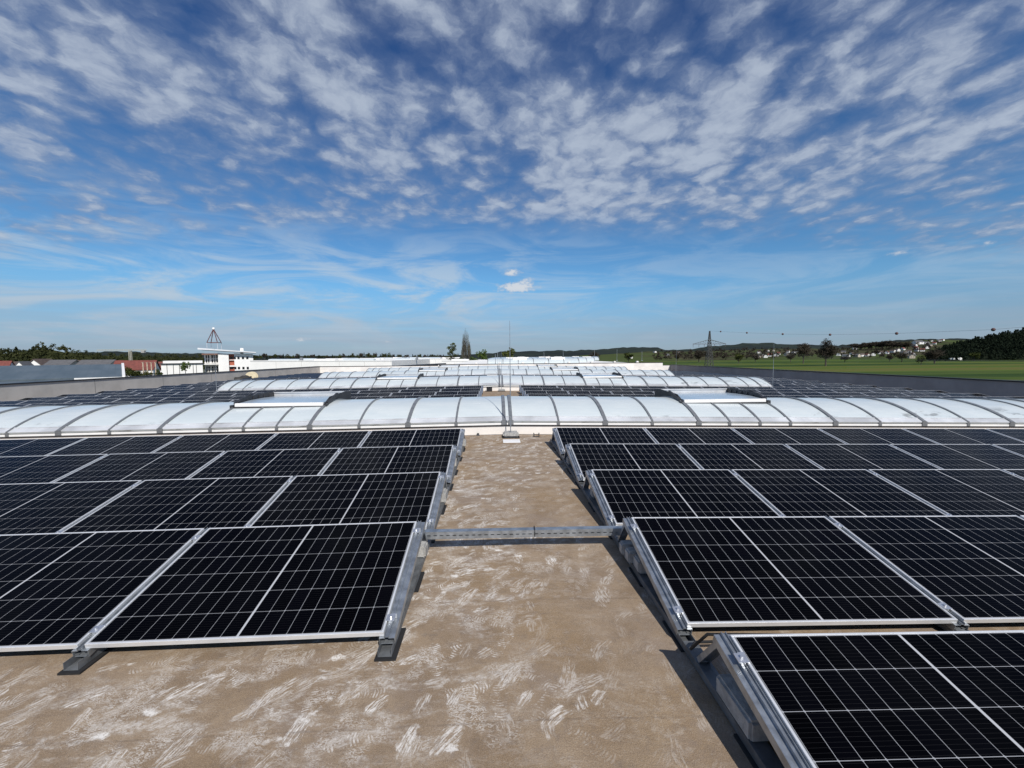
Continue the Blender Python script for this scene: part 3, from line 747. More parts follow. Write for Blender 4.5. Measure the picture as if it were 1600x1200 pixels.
o = mb.build('wire_clip', RUBBER); o.location = (-0.42, 9.41, zr(-0.4)); tag(o, 'tiny black clip on the cream curb left of the rod', 'clip')
mb = MB(); mb.tube([(-1.0, 9.2, 0.05 + zr(-1)), (0.15, 9.2, 0.052), (0.28, 9.16, 0.11), (0.42, 9.2, 0.05), (1.6, 9.2, 0.05 + zr(1.6))], 0.005, 6)
o = mb.build('conductor_wire', GALV); tag(o, 'thin lightning conductor wire along the foot of the nearest skylight curb', 'wire')
mb = MB(); mb.box(-0.14, 0.14, -0.12, 0.12, 0, 0.2); mb.box(-0.15, 0.15, -0.13, 0.13, 0.2, 0.22)
o = mb.build('roof_vent_box', BLACKP, None, 0.012); o.location = (-0.35, 9.14 + PERIOD, 0); tag(o, 'small black box in the aisle before the second skylight', 'box')

# ================================================================== the surroundings
def ray_dir(px, py): return RIGHT * ((px - 800) / F_PX) + UP * ((600 - py) / F_PX) + FWD
def ground_pt(px, py, z=GROUND):
    d = ray_dir(px, py); k = (z - CAMZ) / d.z
    return Vector((0, 0, CAMZ)) + d * k
def ppm(Y): return F_PX / Y        # photo pixels per metre at distance Y

def ground_mat():
    M, t, b = mat('fields and yards')
    g = t.new('ShaderNodeNewGeometry'); P = g.outputs['Position']; X, Y, Z = t.sep(P)
    a = t.noise(t.map(P, rot=(0, 0, rad(4)), sc=(0.0012, 0.016, 1)), 1.0, 4, 0.65, 0.3)
    f = t.noise(P, 0.05, 5, 0.65); f2 = t.noise(P, 0.9, 4, 0.6)
    c = t.mix(t.sm(a, 0.42, 0.56), (0.024, 0.054, 0.007), (0.085, 0.128, 0.016))
    c = t.mix(t.mul(t.sm(a, 0.57, 0.60), 0.85), c, (0.13, 0.12, 0.028))
    c = t.mix(t.mul(t.sm(t.m('ABSOLUTE', t.sub(a, 0.46)), 0.012, 0.004), 0.6), c, (0.14, 0.14, 0.055))
    c = t.mix(t.mul(f, 0.3), c, (0.022, 0.038, 0.008)); c = t.mix(t.mul(f2, 0.2), c, (0.06, 0.075, 0.02))
    town = t.mix(t.sm(f, 0.4, 0.6), (0.06, 0.085, 0.035), (0.15, 0.14, 0.125))
    c = t.mix(t.sm(X, 22.0, 30.0), town, c)
    t.put(b.inputs['Base Color'], c); b.inputs['Roughness'].default_value = 0.95; b.inputs['Specular IOR Level'].default_value = 0.1
    return M
mb = MB(); mb.quad((-9000, -3000, GROUND), (9000, -3000, GROUND), (9000, 12000, GROUND), (-9000, 12000, GROUND))
tag(mb.build('ground', ground_mat()), kind='structure')

def leafmat(name, lo, hi, sc=0.35):
    M, t, b = mat(name)
    g = t.new('ShaderNodeNewGeometry'); oi = t.new('ShaderNodeObjectInfo')
    n = t.noise(g.outputs['Position'], sc, 4, 0.6); wn = t.new('ShaderNodeTexWhiteNoise', noise_dimensions='1D')
    t.put(wn.inputs['W'], g.outputs['Random Per Island'])
    c = t.mix(t.add(t.mul(t.sm(n, 0.3, 0.7), 0.6), t.mul(wn.outputs[0], 0.4)), lo, hi)
    c = t.mix(0.35, c, t.mix(oi.outputs['Random'], lo, hi))
    t.put(b.inputs['Base Color'], c); b.inputs['Roughness'].default_value = 0.9; b.inputs['Specular IOR Level'].default_value = 0.1
    return M
CONIFER = leafmat('dark conifer needles', (0.006, 0.011, 0.007), (0.020, 0.030, 0.016), 0.05)
BAREWOOD = leafmat('bare spring twigs', (0.030, 0.026, 0.020), (0.075, 0.062, 0.045))
OLIVE = leafmat('olive spring leaves', (0.030, 0.042, 0.012), (0.085, 0.095, 0.026))
FRESH = leafmat('fresh green leaves', (0.035, 0.060, 0.014), (0.10, 0.14, 0.035))
MIXED = leafmat('mixed woodland leaves', (0.016, 0.024, 0.010), (0.070, 0.072, 0.026), 0.03)
BARK = simple('bark', (0.075, 0.062, 0.050), 0.9, 0, 0.3, 3)
POPLARW = leafmat('pale poplar twigs', (0.060, 0.058, 0.042), (0.165, 0.16, 0.12))

def leaves(mb, rng, c, rx, ry, rz, n, s, lumps=7, thin=1.0, upright=False):
    """many small leaf-clump faces gathered round a few lumps inside an uneven crown"""
    cs = []
    for i in range(lumps):
        while True:
            q = Vector((rng.uniform(-1, 1), rng.uniform(-1, 1), rng.uniform(-1, 1)))
            if q.length < 1: break
        cs.append((q * 0.68, rng.uniform(0.28, 0.48)))
    for i in range(n):
        l, r = rng.choice(cs)
        q = Vector((rng.gauss(0, 1), rng.gauss(0, 1), rng.gauss(0, 1))).normalized() * r * rng.random() ** 0.4
        p = l + q
        p = Vector((c[0] + p.x * rx, c[1] + p.y * ry, c[2] + p.z * rz))
        if upright: d = Vector((rng.gauss(0, 0.12), rng.gauss(0, 0.12), 1)).normalized()
        else: d = Vector((rng.gauss(0, 1), rng.gauss(0, 1), rng.gauss(0, 1))).normalized()
        e = d.orthogonal().normalized(); e.rotate(Matrix.Rotation(rng.uniform(0, 6.28), 3, d))
        sz = s * rng.uniform(0.6, 1.4)
        a = p - d * sz * 0.5; b2 = p + d * sz * 0.5; w = e * sz * 0.42 * thin
        mb.quad(a - w * 0.5, a + w * 0.6, b2 + w * 0.5, b2 - w * 0.6)
def tree_meshes(kind, seed, H=10.0, Wd=8.0):
    """(trunk mesh, crown mesh) for a tree of height H, crown width Wd standing at the origin"""
    rng = random.Random(seed)
    tm = MB(); cm = MB()
    if kind in ('round', 'fresh', 'mixed'):
        tm.tube([(0, 0, 0), (0.05, 0, H * 0.25), (0, 0.08, H * 0.6)], H * 0.028, 6, H * 0.012)
        for i in range(5):
            a = rng.uniform(0, 6.28); tm.tube([(0, 0, H * (0.22 + 0.05 * i)), (math.cos(a) * Wd * 0.28, math.sin(a) * Wd * 0.28, H * (0.5 + 0.06 * i))], H * 0.012, 5, H * 0.004)
        leaves(cm, rng, (0, 0, H * 0.58), Wd * 0.5, Wd * 0.5, H * 0.42, 520, H * 0.075, 11)
        mt = {'round': OLIVE, 'fresh': FRESH, 'mixed': MIXED}[kind]
    elif kind == 'bare':
        tm.tube([(0, 0, 0), (0.06, 0, H * 0.3), (0, 0.05, H * 0.55)], H * 0.03, 6, H * 0.014)
        for i in range(9):
            a = rng.uniform(0, 6.28); z0 = H * rng.uniform(0.25, 0.5); r1 = Wd * rng.uniform(0.25, 0.46); z1 = H * rng.uniform(0.6, 0.95)
            tm.tube([(0, 0, z0), (math.cos(a) * r1 * 0.5, math.sin(a) * r1 * 0.5, z0 + (z1 - z0) * 0.45), (math.cos(a) * r1, math.sin(a) * r1, z1)], H * 0.012, 5, H * 0.003)
        leaves(cm, rng, (0, 0, H * 0.62), Wd * 0.5, Wd * 0.5, H * 0.40, 1500, H * 0.085, 16, 0.32)
        mt = BAREWOOD
    elif kind == 'poplar':
        tm.tube([(0, 0, 0), (0.1, 0, H * 0.5), (0, 0, H * 0.95)], H * 0.018, 6, H * 0.003)
        for j, (ox, top, w) in enumerate(((-0.16, 0.86, 0.30), (0.05, 1.0, 0.26), (0.24, 0.92, 0.26), (-0.30, 0.62, 0.24), (0.36, 0.6, 0.22))):
            for i in range(26):
                a = rng.uniform(0, 6.28); z0 = H * rng.uniform(0.03, 0.55 * top); r1 = Wd * w * 0.5
                tm.tube([(ox * Wd, 0, z0), (ox * Wd + math.cos(a) * r1 * 0.8, math.sin(a) * r1 * 0.8, z0 + H * 0.16), (ox * Wd + math.cos(a) * r1 * 0.7, math.sin(a) * r1 * 0.7, min(H * top, z0 + H * 0.36))], H * 0.004, 4, H * 0.0012)
            leaves(cm, rng, (ox * Wd, 0, H * top * 0.52), Wd * w * 0.8, Wd * w * 0.8, H * top * 0.5, 480, H * 0.07, 14, 0.17, True)
        mt = POPLARW
    elif kind == 'birch':
        tm.tube([(0, 0, 0), (0.1, 0, H * 0.5), (0, 0, H * 0.95)], H * 0.016, 6, H * 0.003)
        for i in range(7):
            a = rng.uniform(0, 6.28); z0 = H * (0.2 + 0.08 * i); tm.tube([(0, 0, z0), (math.cos(a) * Wd * 0.25, math.sin(a) * Wd * 0.25, z0 + H * 0.17)], H * 0.006, 4, H * 0.002)
        for k in range(9):
            zz_ = 0.2 + 0.085 * k; aa = k * 2.4; rr_ = Wd * 0.24 * (1.1 - 0.09 * k)
            leaves(cm, rng, (math.cos(aa) * rr_, math.sin(aa) * rr_, H * zz_), Wd * 0.30, Wd * 0.30, H * 0.12, 190, H * 0.05, 7, 0.7)
        mt = OLIVE
    elif kind == 'conifer':
        tm.tube([(0, 0, 0), (0, 0, H)], H * 0.02, 5, H * 0.004)
        for k in range(9):
            z = H * (0.12 + 0.095 * k); r = Wd * 0.5 * (1.02 - 0.105 * k)
            leaves(cm, rng, (0, 0, z), r, r, H * 0.08, 60, H * 0.09, 8, 0.8)
        mt = CONIFER
    return tm.mesh('trunk', BARK), cm.mesh('crown', mt)
TM = {}
def tree(kind, px, base, top, wid, label, group, Y=None, name='tree', var=0):
    """tree whose foot shows at photo row base (or at distance Y), height and width from the photo"""
    key = (kind, var)
    if key not in TM: TM[key] = tree_meshes(kind, hash(kind) % 1000 * 0 + sum(map(ord, kind)) + var * 17)
    if Y is None: p = ground_pt(px, base)
    else: p = at(px, base, Y); 
    dist = (p - Vector((0, 0, CAMZ))).dot(FWD)
    zt_ = at(px, top, p.y).z
    if Y is not None: p.z = min(p.z, zt_ - 2)
    H = max(1.5, zt_ - p.z); Wm = wid * dist / F_PX
    o = thing(name, label, 'tree', p, (0, 0, (px * 7.3) % 6.28), group)
    o.scale = (Wm / 8.0, Wm / 8.0, H / 10.0)
    a, b = TM[key]
    link('trunk', a, o); link('crown', b, o)
    return o

# ---- hills: real ridges, each with a front slope, a crest and a back
def hill(prof, Y0, Y1, material, zrow=10, back=1.5, bump=0.0, seed=1):
    """prof: [(px, crest py)]; the front slope climbs from the plain at Y0 to the crest at Y1"""
    xs = []; p0 = prof[0][0]; p1 = prof[-1][0]; stepp = 6
    n = int((p1 - p0) / stepp) + 1
    def crest(px):
        for (a, b), (c, d) in zip(prof, prof[1:]):
            if a <= px <= c: t = (px - a) / (c - a); return b + (d - b) * t
        return prof[-1][1]
    mb = MB(); grid = []
    def pos(px, t):
        cz = at(px, crest(px), Y1)
        g = at(px, 560, Y0); g.z = GROUND - 1
        q = g.lerp(cz, t); q.z = g.z + (cz.z - g.z) * (t ** 1.15)
        return q
    for i in range(n + 1):
        px = min(p1, p0 + i * stepp); col = []
        for j in range(zrow + 1):
            q = pos(px, j / zrow); q.z += bump * (mnoise.noise(q * 0.02 + Vector((seed, 0, 0))) + 0.6 * mnoise.noise(q * 0.07)) * (j / zrow)
            col.append(mb.bm.verts.new(q))
        q = pos(px, 1.0); q = q * 1.0; q.y += (Y1 - Y0) * back; q.x *= q.y / Y1; q.z = GROUND - 1; col.append(mb.bm.verts.new(q))
        grid.append(col)
    for a, b in zip(grid, grid[1:]):
        for j in range(len(a) - 1): mb.bm.faces.new((a[j], b[j], b[j + 1], a[j + 1]))
    o = mb.build('hill', material, None, 0, True); tag(o, kind='structure')
    return o, pos
def hillmat(name, a, b, c, s1=0.004, s2=0.03, field=0.0, fcol=(0.06, 0.10, 0.035)):
    M, t, bs = mat(name); g = t.new('ShaderNodeNewGeometry'); P = g.outputs['Position']
    n1 = t.noise(t.map(P, sc=(1, 0.5, 3)), s1, 4, 0.6); n2 = t.noise(P, s2, 5, 0.65)
    col = t.mix(t.sm(n2, 0.35, 0.65), a, b); col = t.mix(t.mul(t.sm(n1, 0.5, 0.6), 0.7), col, c)
    if field: col = t.mix(t.mul(t.sm(t.noise(t.map(P, sc=(0.6, 0.35, 6)), s1 * 1.2, 2, 0.4), 0.50, 0.54), field), col, fcol)
    t.put(bs.inputs['Base Color'], col); bs.inputs['Roughness'].default_value = 1.0; bs.inputs['Specular IOR Level'].default_value = 0.0
    return M
HFAR = hillmat('far wooded ridge', (0.020, 0.027, 0.030), (0.034, 0.042, 0.038), (0.024, 0.030, 0.034), 0.003, 0.012, 0.25, (0.045, 0.06, 0.045))
HMID = hillmat('village slope', (0.035, 0.040, 0.022), (0.085, 0.080, 0.050), (0.05, 0.07, 0.028), 0.006, 0.03, 0.6, (0.07, 0.10, 0.035))
HWOOD = hillmat('woodland floor', (0.008, 0.012, 0.008), (0.018, 0.022, 0.014), (0.012, 0.016, 0.010))
HLEFT = hillmat('left woodland floor', (0.018, 0.024, 0.010), (0.045, 0.048, 0.020), (0.03, 0.04, 0.016))
hill([(560, 558), (640, 557), (700, 556), (760, 552.5), (800, 549), (860, 548.5), (900, 547.5), (940, 545.5), (975, 543), (1000, 542), (1028, 543), (1042, 546.5), (1075, 546.5), (1105, 541.5), (1130, 539.5), (1160, 537),
      (1200, 535.5), (1240, 538), (1290, 539.5), (1340, 538), (1400, 531), (1440, 529.5), (1490, 529), (1540, 530), (1600, 528), (1700, 528)], 1700, 2600, HFAR, 10, 1.0, 7, 3)
hill([(-160, 552), (-60, 553), (40, 553), (120, 551), (175, 549), (250, 551), (330, 552.5), (380, 555), (450, 556), (560, 556), (640, 557.5)], 1700, 2600, HFAR, 8, 1.0, 5, 9)
_, pos_mid = hill([(840, 560), (900, 556), (960, 553), (1010, 549), (1040, 550), (1100, 549), (1150, 546), (1200, 545), (1260, 545.5), (1320, 545), (1370, 538), (1410, 533.5), (1440, 531.5), (1480, 531), (1530, 533), (1620, 536)], 720, 1500, HMID, 12, 1.0, 3, 5)
_, pos_wood = hill([(1440, 561), (1458, 552), (1475, 544), (1500, 538), (1520, 533), (1560, 525), (1600, 517.5), (1660, 512), (1760, 508), (1900, 510)], 520, 760, HWOOD, 10, 1.2, 1, 7)
_, pos_left = hill([(-260, 556), (-120, 557), (-30, 556), (10, 554), (40, 552), (55, 547.5), (70, 545), (85, 547), (105, 552), (140, 555), (180, 557), (250, 557.5), (330, 559), (400, 560)], 420, 640, HLEFT, 10, 1.2, 1, 11)

def wood(pos, plist, kinds, name, seed, ux=(0, 1)):
    """a far-off wood that reads as one mass"""
    rng = random.Random(seed); mb = MB()
    for (px, t, hgt, wdt, kind) in plist:
        q = pos(px, t)
        if kind == 'con':
            for k in range(5):
                leaves(mb, rng, (q.x, q.y, q.z + hgt * (0.2 + 0.17 * k)), wdt * 0.5 * (1.05 - 0.2 * k), wdt * 0.5 * (1.05 - 0.2 * k), hgt * 0.15, 12, hgt * 0.22, 5, 1.2)
        else:
            leaves(mb, rng, (q.x, q.y, q.z + hgt * 0.55), wdt * 0.55, wdt * 0.55, hgt * 0.48, 85, hgt * 0.15, 10, 1.1)
    return tag(mb.build(name, kinds), kind='stuff')
rng = random.Random(5)
pl = []
for i in range(1900):
    px = rng.uniform(1450, 1800); t = rng.random() ** 0.8
    pl.append((px, t, rng.uniform(5.5, 8.5), rng.uniform(4, 6.5), 'con' if rng.random() < 0.6 else 'dec'))
tag(wood(pos_wood, pl, CONIFER, 'woodland', 3), 'dark conifer wood covering the hill at the right edge', 'wood')
pl = []
for i in range(520):
    px = rng.uniform(-200, 330); t = rng.random()
    hh = rng.uniform(5, 7.5) if px > 110 else rng.uniform(7, 12)
    pl.append((px, t, hh, rng.uniform(6, 10), 'con' if rng.random() < 0.12 else 'dec'))
tag(wood(pos_left, pl, MIXED, 'woodland', 4), 'olive green wood on the low hill at the left edge', 'wood')
pl = []
for i in range(330):
    px = rng.uniform(1020, 1470); t = rng.uniform(0.05, 0.95)
    pl.append((px, t, rng.uniform(7, 12), rng.uniform(8, 13), 'dec'))
tag(wood(pos_mid, pl, BAREWOOD, 'hedgerow_trees', 6), 'brown hedges and bare trees spread over the village slope', 'hedges')

# ---- village houses
def house_meshes(w, d, h, rh, wallm, roofm):
    a = MB(); a.prism([(-w / 2, 0), (w / 2, 0), (w / 2, h), (0, h + rh), (-w / 2, h)], 'y', -d / 2, d / 2)
    b = MB(); e = 0.5
    for s_ in (-1, 1):
        p = [(s_ * (w / 2 + e), h - e * rh / (w / 2) + 0.05), (0, h + rh + 0.05), (0, h + rh + 0.4), (s_ * (w / 2 + e), h - e * rh / (w / 2) + 0.4)]
        b.prism(p, 'y', -d / 2 - e, d / 2 + e)
    c = MB()
    for yy in (-d * 0.25, d * 0.2):
        for s_ in (-1, 1): c.box(s_ * (w / 2) - 0.05, s_ * (w / 2) + 0.05, yy - 0.6, yy + 0.6, h * 0.45, h * 0.75)
    for xx in (-w * 0.22, w * 0.22): c.box(xx - 0.6, xx + 0.6, -d / 2 - 0.05, -d / 2 + 0.05, h * 0.45, h * 0.75); c.box(xx - 0.6, xx + 0.6, d / 2 - 0.05, d / 2 + 0.05, h * 0.45, h * 0.75)
    return a.mesh('wall', wallm), b.mesh('roof', roofm), c.mesh('window', DARKMETAL)
HWALL = simple('white house wall', (0.80, 0.79, 0.76), 0.8, 0, 0.04, 0.5)
HBEIGE = simple('beige house wall', (0.50, 0.44, 0.36), 0.8, 0, 0.06, 0.5)
ROOFRED = simple('red clay tiles', (0.16, 0.045, 0.035), 0.8, 0, 0.2, 0.8)
ROOFBRN = simple('brown roof tiles', (0.085, 0.062, 0.052), 0.8, 0, 0.2, 0.8)
ROOFGRY = simple('grey roof tiles', (0.10, 0.10, 0.105), 0.8, 0, 0.15, 0.8)
HM = [house_meshes(9, 11, 5.0, 3.2, HWALL, ROOFBRN), house_meshes(8, 10, 4.5, 3.5, HWALL, ROOFRED), house_meshes(10, 13, 5.5, 3.0, HBEIGE, ROOFGRY), house_meshes(10, 16, 5.0, 2.5, HWALL, ROOFGRY), house_meshes(9, 17, 5.2, 2.4, HWALL, ROOFRED)]
def house(p, kind, rz, label, group, sc=1.0):
    o = thing('house', label, 'house', p, (0, 0, rz), group); o.scale = (sc, sc, sc)
    for nm, me in zip(('wall', 'roof', 'window'), HM[kind]): link(nm, me, o)
    return o
def on_hill(pos, px, py):
    lo, hi = 0.0, 1.0
    for _ in range(30):
        md = (lo + hi) / 2; q = to_px(pos(px, md))
        if q[1] > py: lo = md
        else: hi = md
    return pos(px, lo)
VIL = [(1181, 560), (1189, 558.5), (1196, 559), (1203, 557), (1213, 556.5), (1231, 551), (1229, 556), (1199, 550), (1216, 554), (1240, 553), (1186, 552), (1208, 549), (1246, 550), (1260, 552),
       (1322, 558), (1331, 555), (1339, 558), (1347, 557), (1356, 557), (1336, 546), (1364, 556), (1318, 552), (1310, 556)]
for i, (px, py) in enumerate(VIL):
    house(on_hill(pos_mid, px, py), (0, 2, 0, 1, 3)[i % 5], (i * 1.37) % 3.1, 'small white or beige house in the village beyond the green field', 'houses of the village beyond the field', 0.75)
VIL2 = [(1402, 549), (1411, 547), (1420, 551), (1424, 560), (1431, 545), (1428, 541), (1436, 537), (1441, 549), (1447, 545), (1452, 541), (1460, 538), (1457, 534), (1468, 534), (1473, 532.5), (1433, 549), (1419, 556), (1427, 556), (1447, 537), (1395, 551), (1386, 553), (1376, 553), (1412, 553)]
for i, (px, py) in enumerate(VIL2):
    house(on_hill(pos_mid, px, py), (0, 1, 0, 2, 1, 3)[i % 6], (i * 1.91) % 3.1, 'house climbing the village hill left of the dark conifer wood', 'houses on the hill left of the wood', 0.8)
for i, (px, py) in enumerate([(846, 556.5), (851, 555), (858, 555.5), (1023, 551), (1060, 552), (1043, 556), (985, 560)]):
    house(on_hill(pos_mid, px, py), (0, 3)[i % 2], (i * 1.1) % 3.1, 'lone pale house at the foot of the far hills behind the end parapet', 'houses at the foot of the far hills', 0.7)
o = house(on_hill(pos_mid, 1434, 538), 3, 1.5, 'long white hall at the top of the village hill', 'houses on the hill left of the wood', 1.5)
# ---- trees on the right
RT = [('bare', 1255, 568, 535, 24, 'left one of the two tall bare trees standing in the green field'), ('bare', 1290, 572, 529, 34, 'right and larger one of the two tall bare trees in the field'),
      ('bare', 1460, 568, 543, 30, 'bare tree in the field left of the dark wood'), ('round', 1439, 570.5, 554, 17, 'small round olive tree in the field before the bare tree'),
      ('round', 1522, 563.6, 548.5, 17, 'round olive tree at the edge of the dark wood right of the truck'), ('bare', 1092, 566, 545, 22, 'bare tree left of the lattice pylon'),
      ('bare', 1106, 565, 547, 15, 'bare tree just behind the lattice pylon'), ('round', 1154, 568, 550, 18, 'dark olive tree in the field right of the pylon'),
      ('bare', 1180, 566, 552, 15, 'small brown tree in the field before the village'), ('bare', 1409, 566, 551, 18, 'brown bushy tree left of the small olive tree'),
      ('round', 982, 566, 549, 20, 'dark round tree behind the white end parapet'), ('bare', 1058, 565, 551, 14, 'brown tree above the right corner of the end parapet'),
      ('bare', 1235, 566, 553, 13, 'small brown tree left of the two tall bare trees'), ('bare', 928, 564, 549, 20, 'brown tree among far hedges behind the end parapet'),
      ('bare', 1390, 565, 553, 14, 'brown shrub at the far edge of the green field'), ('bare', 1320, 566, 556, 16, 'low brown shrub right of the two tall bare trees')]
for i, (k, px, b_, t__, w_, lb) in enumerate(RT): tree(k, px, b_, t__, w_, lb, 'trees standing in the fields', var=i % 3)
for i in range(16):
    px = 1334 + i * 5.6; tp = 530 + abs(i - 9) * 0.7 + (i * 37 % 5) * 0.6
    q = on_hill(pos_mid, px, 546)
    tree('bare', px, 546, tp, 15, 'broad bare tree in the grove crowning the village hill', 'trees of the grove on the village hill', Y=q.y, var=i % 3)

# ---- tree row along the horizon behind the white warehouses
rng = random.Random(21)
for i in range(62):
    px = 398 + i * 5.0 + rng.uniform(-2, 2)
    if 700 < px < 745: continue
    tp = rng.uniform(551.5, 555.5)
    if 545 < px < 620: tp -= 1.5
    tree(('mixed', 'mixed', 'round', 'bare', 'conifer')[i % 5], px, 562, tp, rng.uniform(6, 11) if i % 5 != 4 else 5, 'small dark tree in the row behind the long white warehouse roofs', 'trees in the row behind the warehouses', Y=390 + rng.uniform(-30, 30), var=i % 3)
# ---- the trees in the middle
tree('poplar', 729, 572, 509, 19, 'tall bare poplar with upright branches behind the roof', 'trees in the middle distance', Y=150, name='poplar_tree')
tree('birch', 707, 572, 535, 22, 'slim light birch left of the tall poplar', 'trees in the middle distance', Y=150, name='birch_tree', var=1)
tree('fresh', 752, 570, 544, 21, 'round dark green tree right of the tall poplar', 'trees in the middle distance', Y=165, var=2)
tree('round', 795, 570, 541, 25, 'broad olive tree behind the tall lightning rod', 'trees in the middle distance', Y=170, var=1)
for i, px in enumerate((718, 737, 744, 764, 772)):
    tree('fresh', px, 572, 556 + i % 3, 16, 'low green bush at the foot of the tall poplar', 'bushes below the poplar', Y=140 + i * 3, name='bush', var=i % 3)

# ---- pylon and power line
PX0, PY0 = 172.0, 340.0
o = thing('lattice_pylon', 'tall steel lattice pylon with one wide crossarm beyond the right parapet', 'pylon', (PX0, PY0, GROUND))
topz = at(1113, 517, PY0).z - GROUND; armz = at(1113, 537.5, PY0).z - GROUND
PYL = simple('pylon steel', (0.10, 0.10, 0.10), 0.6, 0.4, 0.15, 1)
def legx(z): return 2.3 * (1 - z / topz) ** 1.15 + 0.28
mb = MB()
N = 13
zs_ = [topz * (1 - (1 - i / N) ** 1.25) for i in range(N + 1)]
for sx in (-1, 1):
    for sy in (-1, 1):
        for a, b in zip(zs_, zs_[1:]): mb.bar((sx * legx(a), sy * legx(a), a), (sx * legx(b), sy * legx(b), b), 0.34)
for a, b in zip(zs_, zs_[1:]):
    la, lb = legx(a), legx(b)
    for sy in (-1, 1):
        mb.bar((-la, sy * la, a), (lb, sy * lb, b), 0.18); mb.bar((la, sy * la, a), (-lb, sy * lb, b), 0.18)
        mb.bar((sy * la, -la, a), (sy * lb, lb, b), 0.13); mb.bar((sy * la, la, a), (sy * lb, -lb, b), 0.13)
mb.build('mast', PYL, o)
mb = MB(); HW_ = 13.6; l = legx(armz); rise = 3.4
for sy in (-1, 1):
    mb.bar((-HW_, 0, armz), (-l, sy * l, armz), 0.30); mb.bar((HW_, 0, armz), (l, sy * l, armz), 0.30)
    mb.bar((-l, sy * l, armz), (l, sy * l, armz), 0.16)
    l2 = legx(armz + rise)
    mb.bar((-HW_, 0, armz + 0.1), (-l2, sy * l2, armz + rise), 0.24); mb.bar((HW_, 0, armz + 0.1), (l2, sy * l2, armz + rise), 0.24)
for sx in (-1, 1):
    for i in range(1, 6):
        x = l + (HW_ - l) * i / 6; zt2 = armz + rise * (1 - i / 6)
        mb.bar((sx * x, 0, armz), (sx * x, 0, zt2), 0.09); x2 = l + (HW_ - l) * (i - 1) / 6; mb.bar((sx * x2, 0, armz), (sx * x, 0, zt2), 0.09)
mb.build('crossarm', PYL, o)
INS = simple('insulator', (0.09, 0.07, 0.06), 0.3, 0, 0.1, 5)
ins = None; ins_x = (-13.3, -8.6, -4.2, 4.2, 8.6, 13.3)
for x in ins_x:
    mb = MB()
    for k in range(7): bmesh.ops.create_cone(mb.bm, cap_ends=True, segments=8, radius1=0.22, radius2=0.12, depth=0.2, matrix=Matrix.Translation((x, 0, armz - 0.35 - k * 0.3)))
    mb.tube([(x, 0, armz), (x, 0, armz - 2.5)], 0.05, 5)
    mb.build('insulator', INS, o)
def wire_pt(t, z0, sag):      # t: metres from the pylon towards the viewer's right
    return z0 - 4 * sag * (t / 380.0) * (1 - t / 380.0)
WIRE = simple('conductor', (0.10, 0.10, 0.11), 0.5, 0.5, 0.1, 1)
zb_top = GROUND + topz
balls = [(1126, 518), (1167, 520), (1223, 522), (1297, 523), (1401, 521), (1552, 515)]
pts = [(PX0, PY0, zb_top)]
bp = []
for i, (px, py) in enumerate(balls):
    Yb = 330.0 - 36.5 * i; q = at(px, py, Yb); bp.append(q); pts.append(tuple(q))
for Yb in (110, 70, 30): pts.append((PX0, Yb, pts[-1][2] + 1.0))
mb = MB(); mb.tube(pts, 0.035, 5); tag(mb.build('power_line', WIRE), 'thin earth wire strung from the pylon top carrying marker balls', 'wire', 'wires of the power line')
mb = MB(); mb.ball((0, 0, 0), 0.62, 2); mb.box(-0.7, 0.7, -0.05, 0.05, -0.05, 0.05); bmm = mb.mesh('marker_ball', simple('dark marker ball', (0.10, 0.045, 0.04), 0.5, 0, 0.1, 1))
BL = ['first marker ball on the wire, just right of the pylon top', 'second marker ball on the wire counted from the pylon', 'third marker ball from the pylon, above the village', 'fourth marker ball from the pylon, above the tall bare trees', 'fifth marker ball from the pylon, above the village hill', 'last marker ball on the wire, above the conifer wood']
for q, lb in zip(bp, BL):
    o2 = link('marker_ball', bmm); o2.location = q; tag(o2, lb, 'marker ball', 'marker balls on the power line')
for x in ins_x:
    pts = [(PX0 + x, PY0 - t, GROUND + wire_pt(t, armz - 2.5, 9)) for t in range(0, 311, 31)]
    mb = MB(); mb.tube(pts, 0.022, 4); tag(mb.build('power_line', WIRE), 'thin conductor wire hanging from an insulator of the lattice pylon', 'wire', 'wires of the power line')

# ---- lorry on the far road
p = ground_pt(1493, 563.4)
o = thing('lorry', 'white lorry with a long pale trailer driving along the edge of the dark wood', 'lorry', p, (0, 0, rad(-8)))
mb = MB(); mb.box(-6.8, 3.6, -1.25, 1.25, 1.2, 3.3); mb.build('trailer', simple('pale grey tarpaulin', (0.55, 0.56, 0.55), 0.6, 0, 0.06, 0.6), o, 0.05)
mb = MB(); mb.prism([(4.0, 0.5), (6.6, 0.5), (6.7, 1.9), (6.2, 3.6), (4.0, 3.9)], 'y', -1.25, 1.25); mb.build('cab', HWALL, o, 0.08)
mb = MB(); mb.box(6.38, 6.72, -1.1, 1.1, 1.9, 2.9); mb.build('windscreen', DARKMETAL, o)
mb = MB(); mb.box(-6.6, 6.0, -1.0, 1.0, 0.75, 1.18); mb.build('chassis', DARKMETAL, o)
for x in (-5.6, -4.4, -3.2, 3.4, 5.6):
    mb = MB(); bmesh.ops.create_cone(mb.bm, cap_ends=True, segments=16, radius1=0.52, radius2=0.52, depth=2.5, matrix=Matrix.Translation((x, 0, 0.52)) @ Matrix.Rotation(rad(90), 4, 'X')); mb.build('wheel', RUBBER, o)

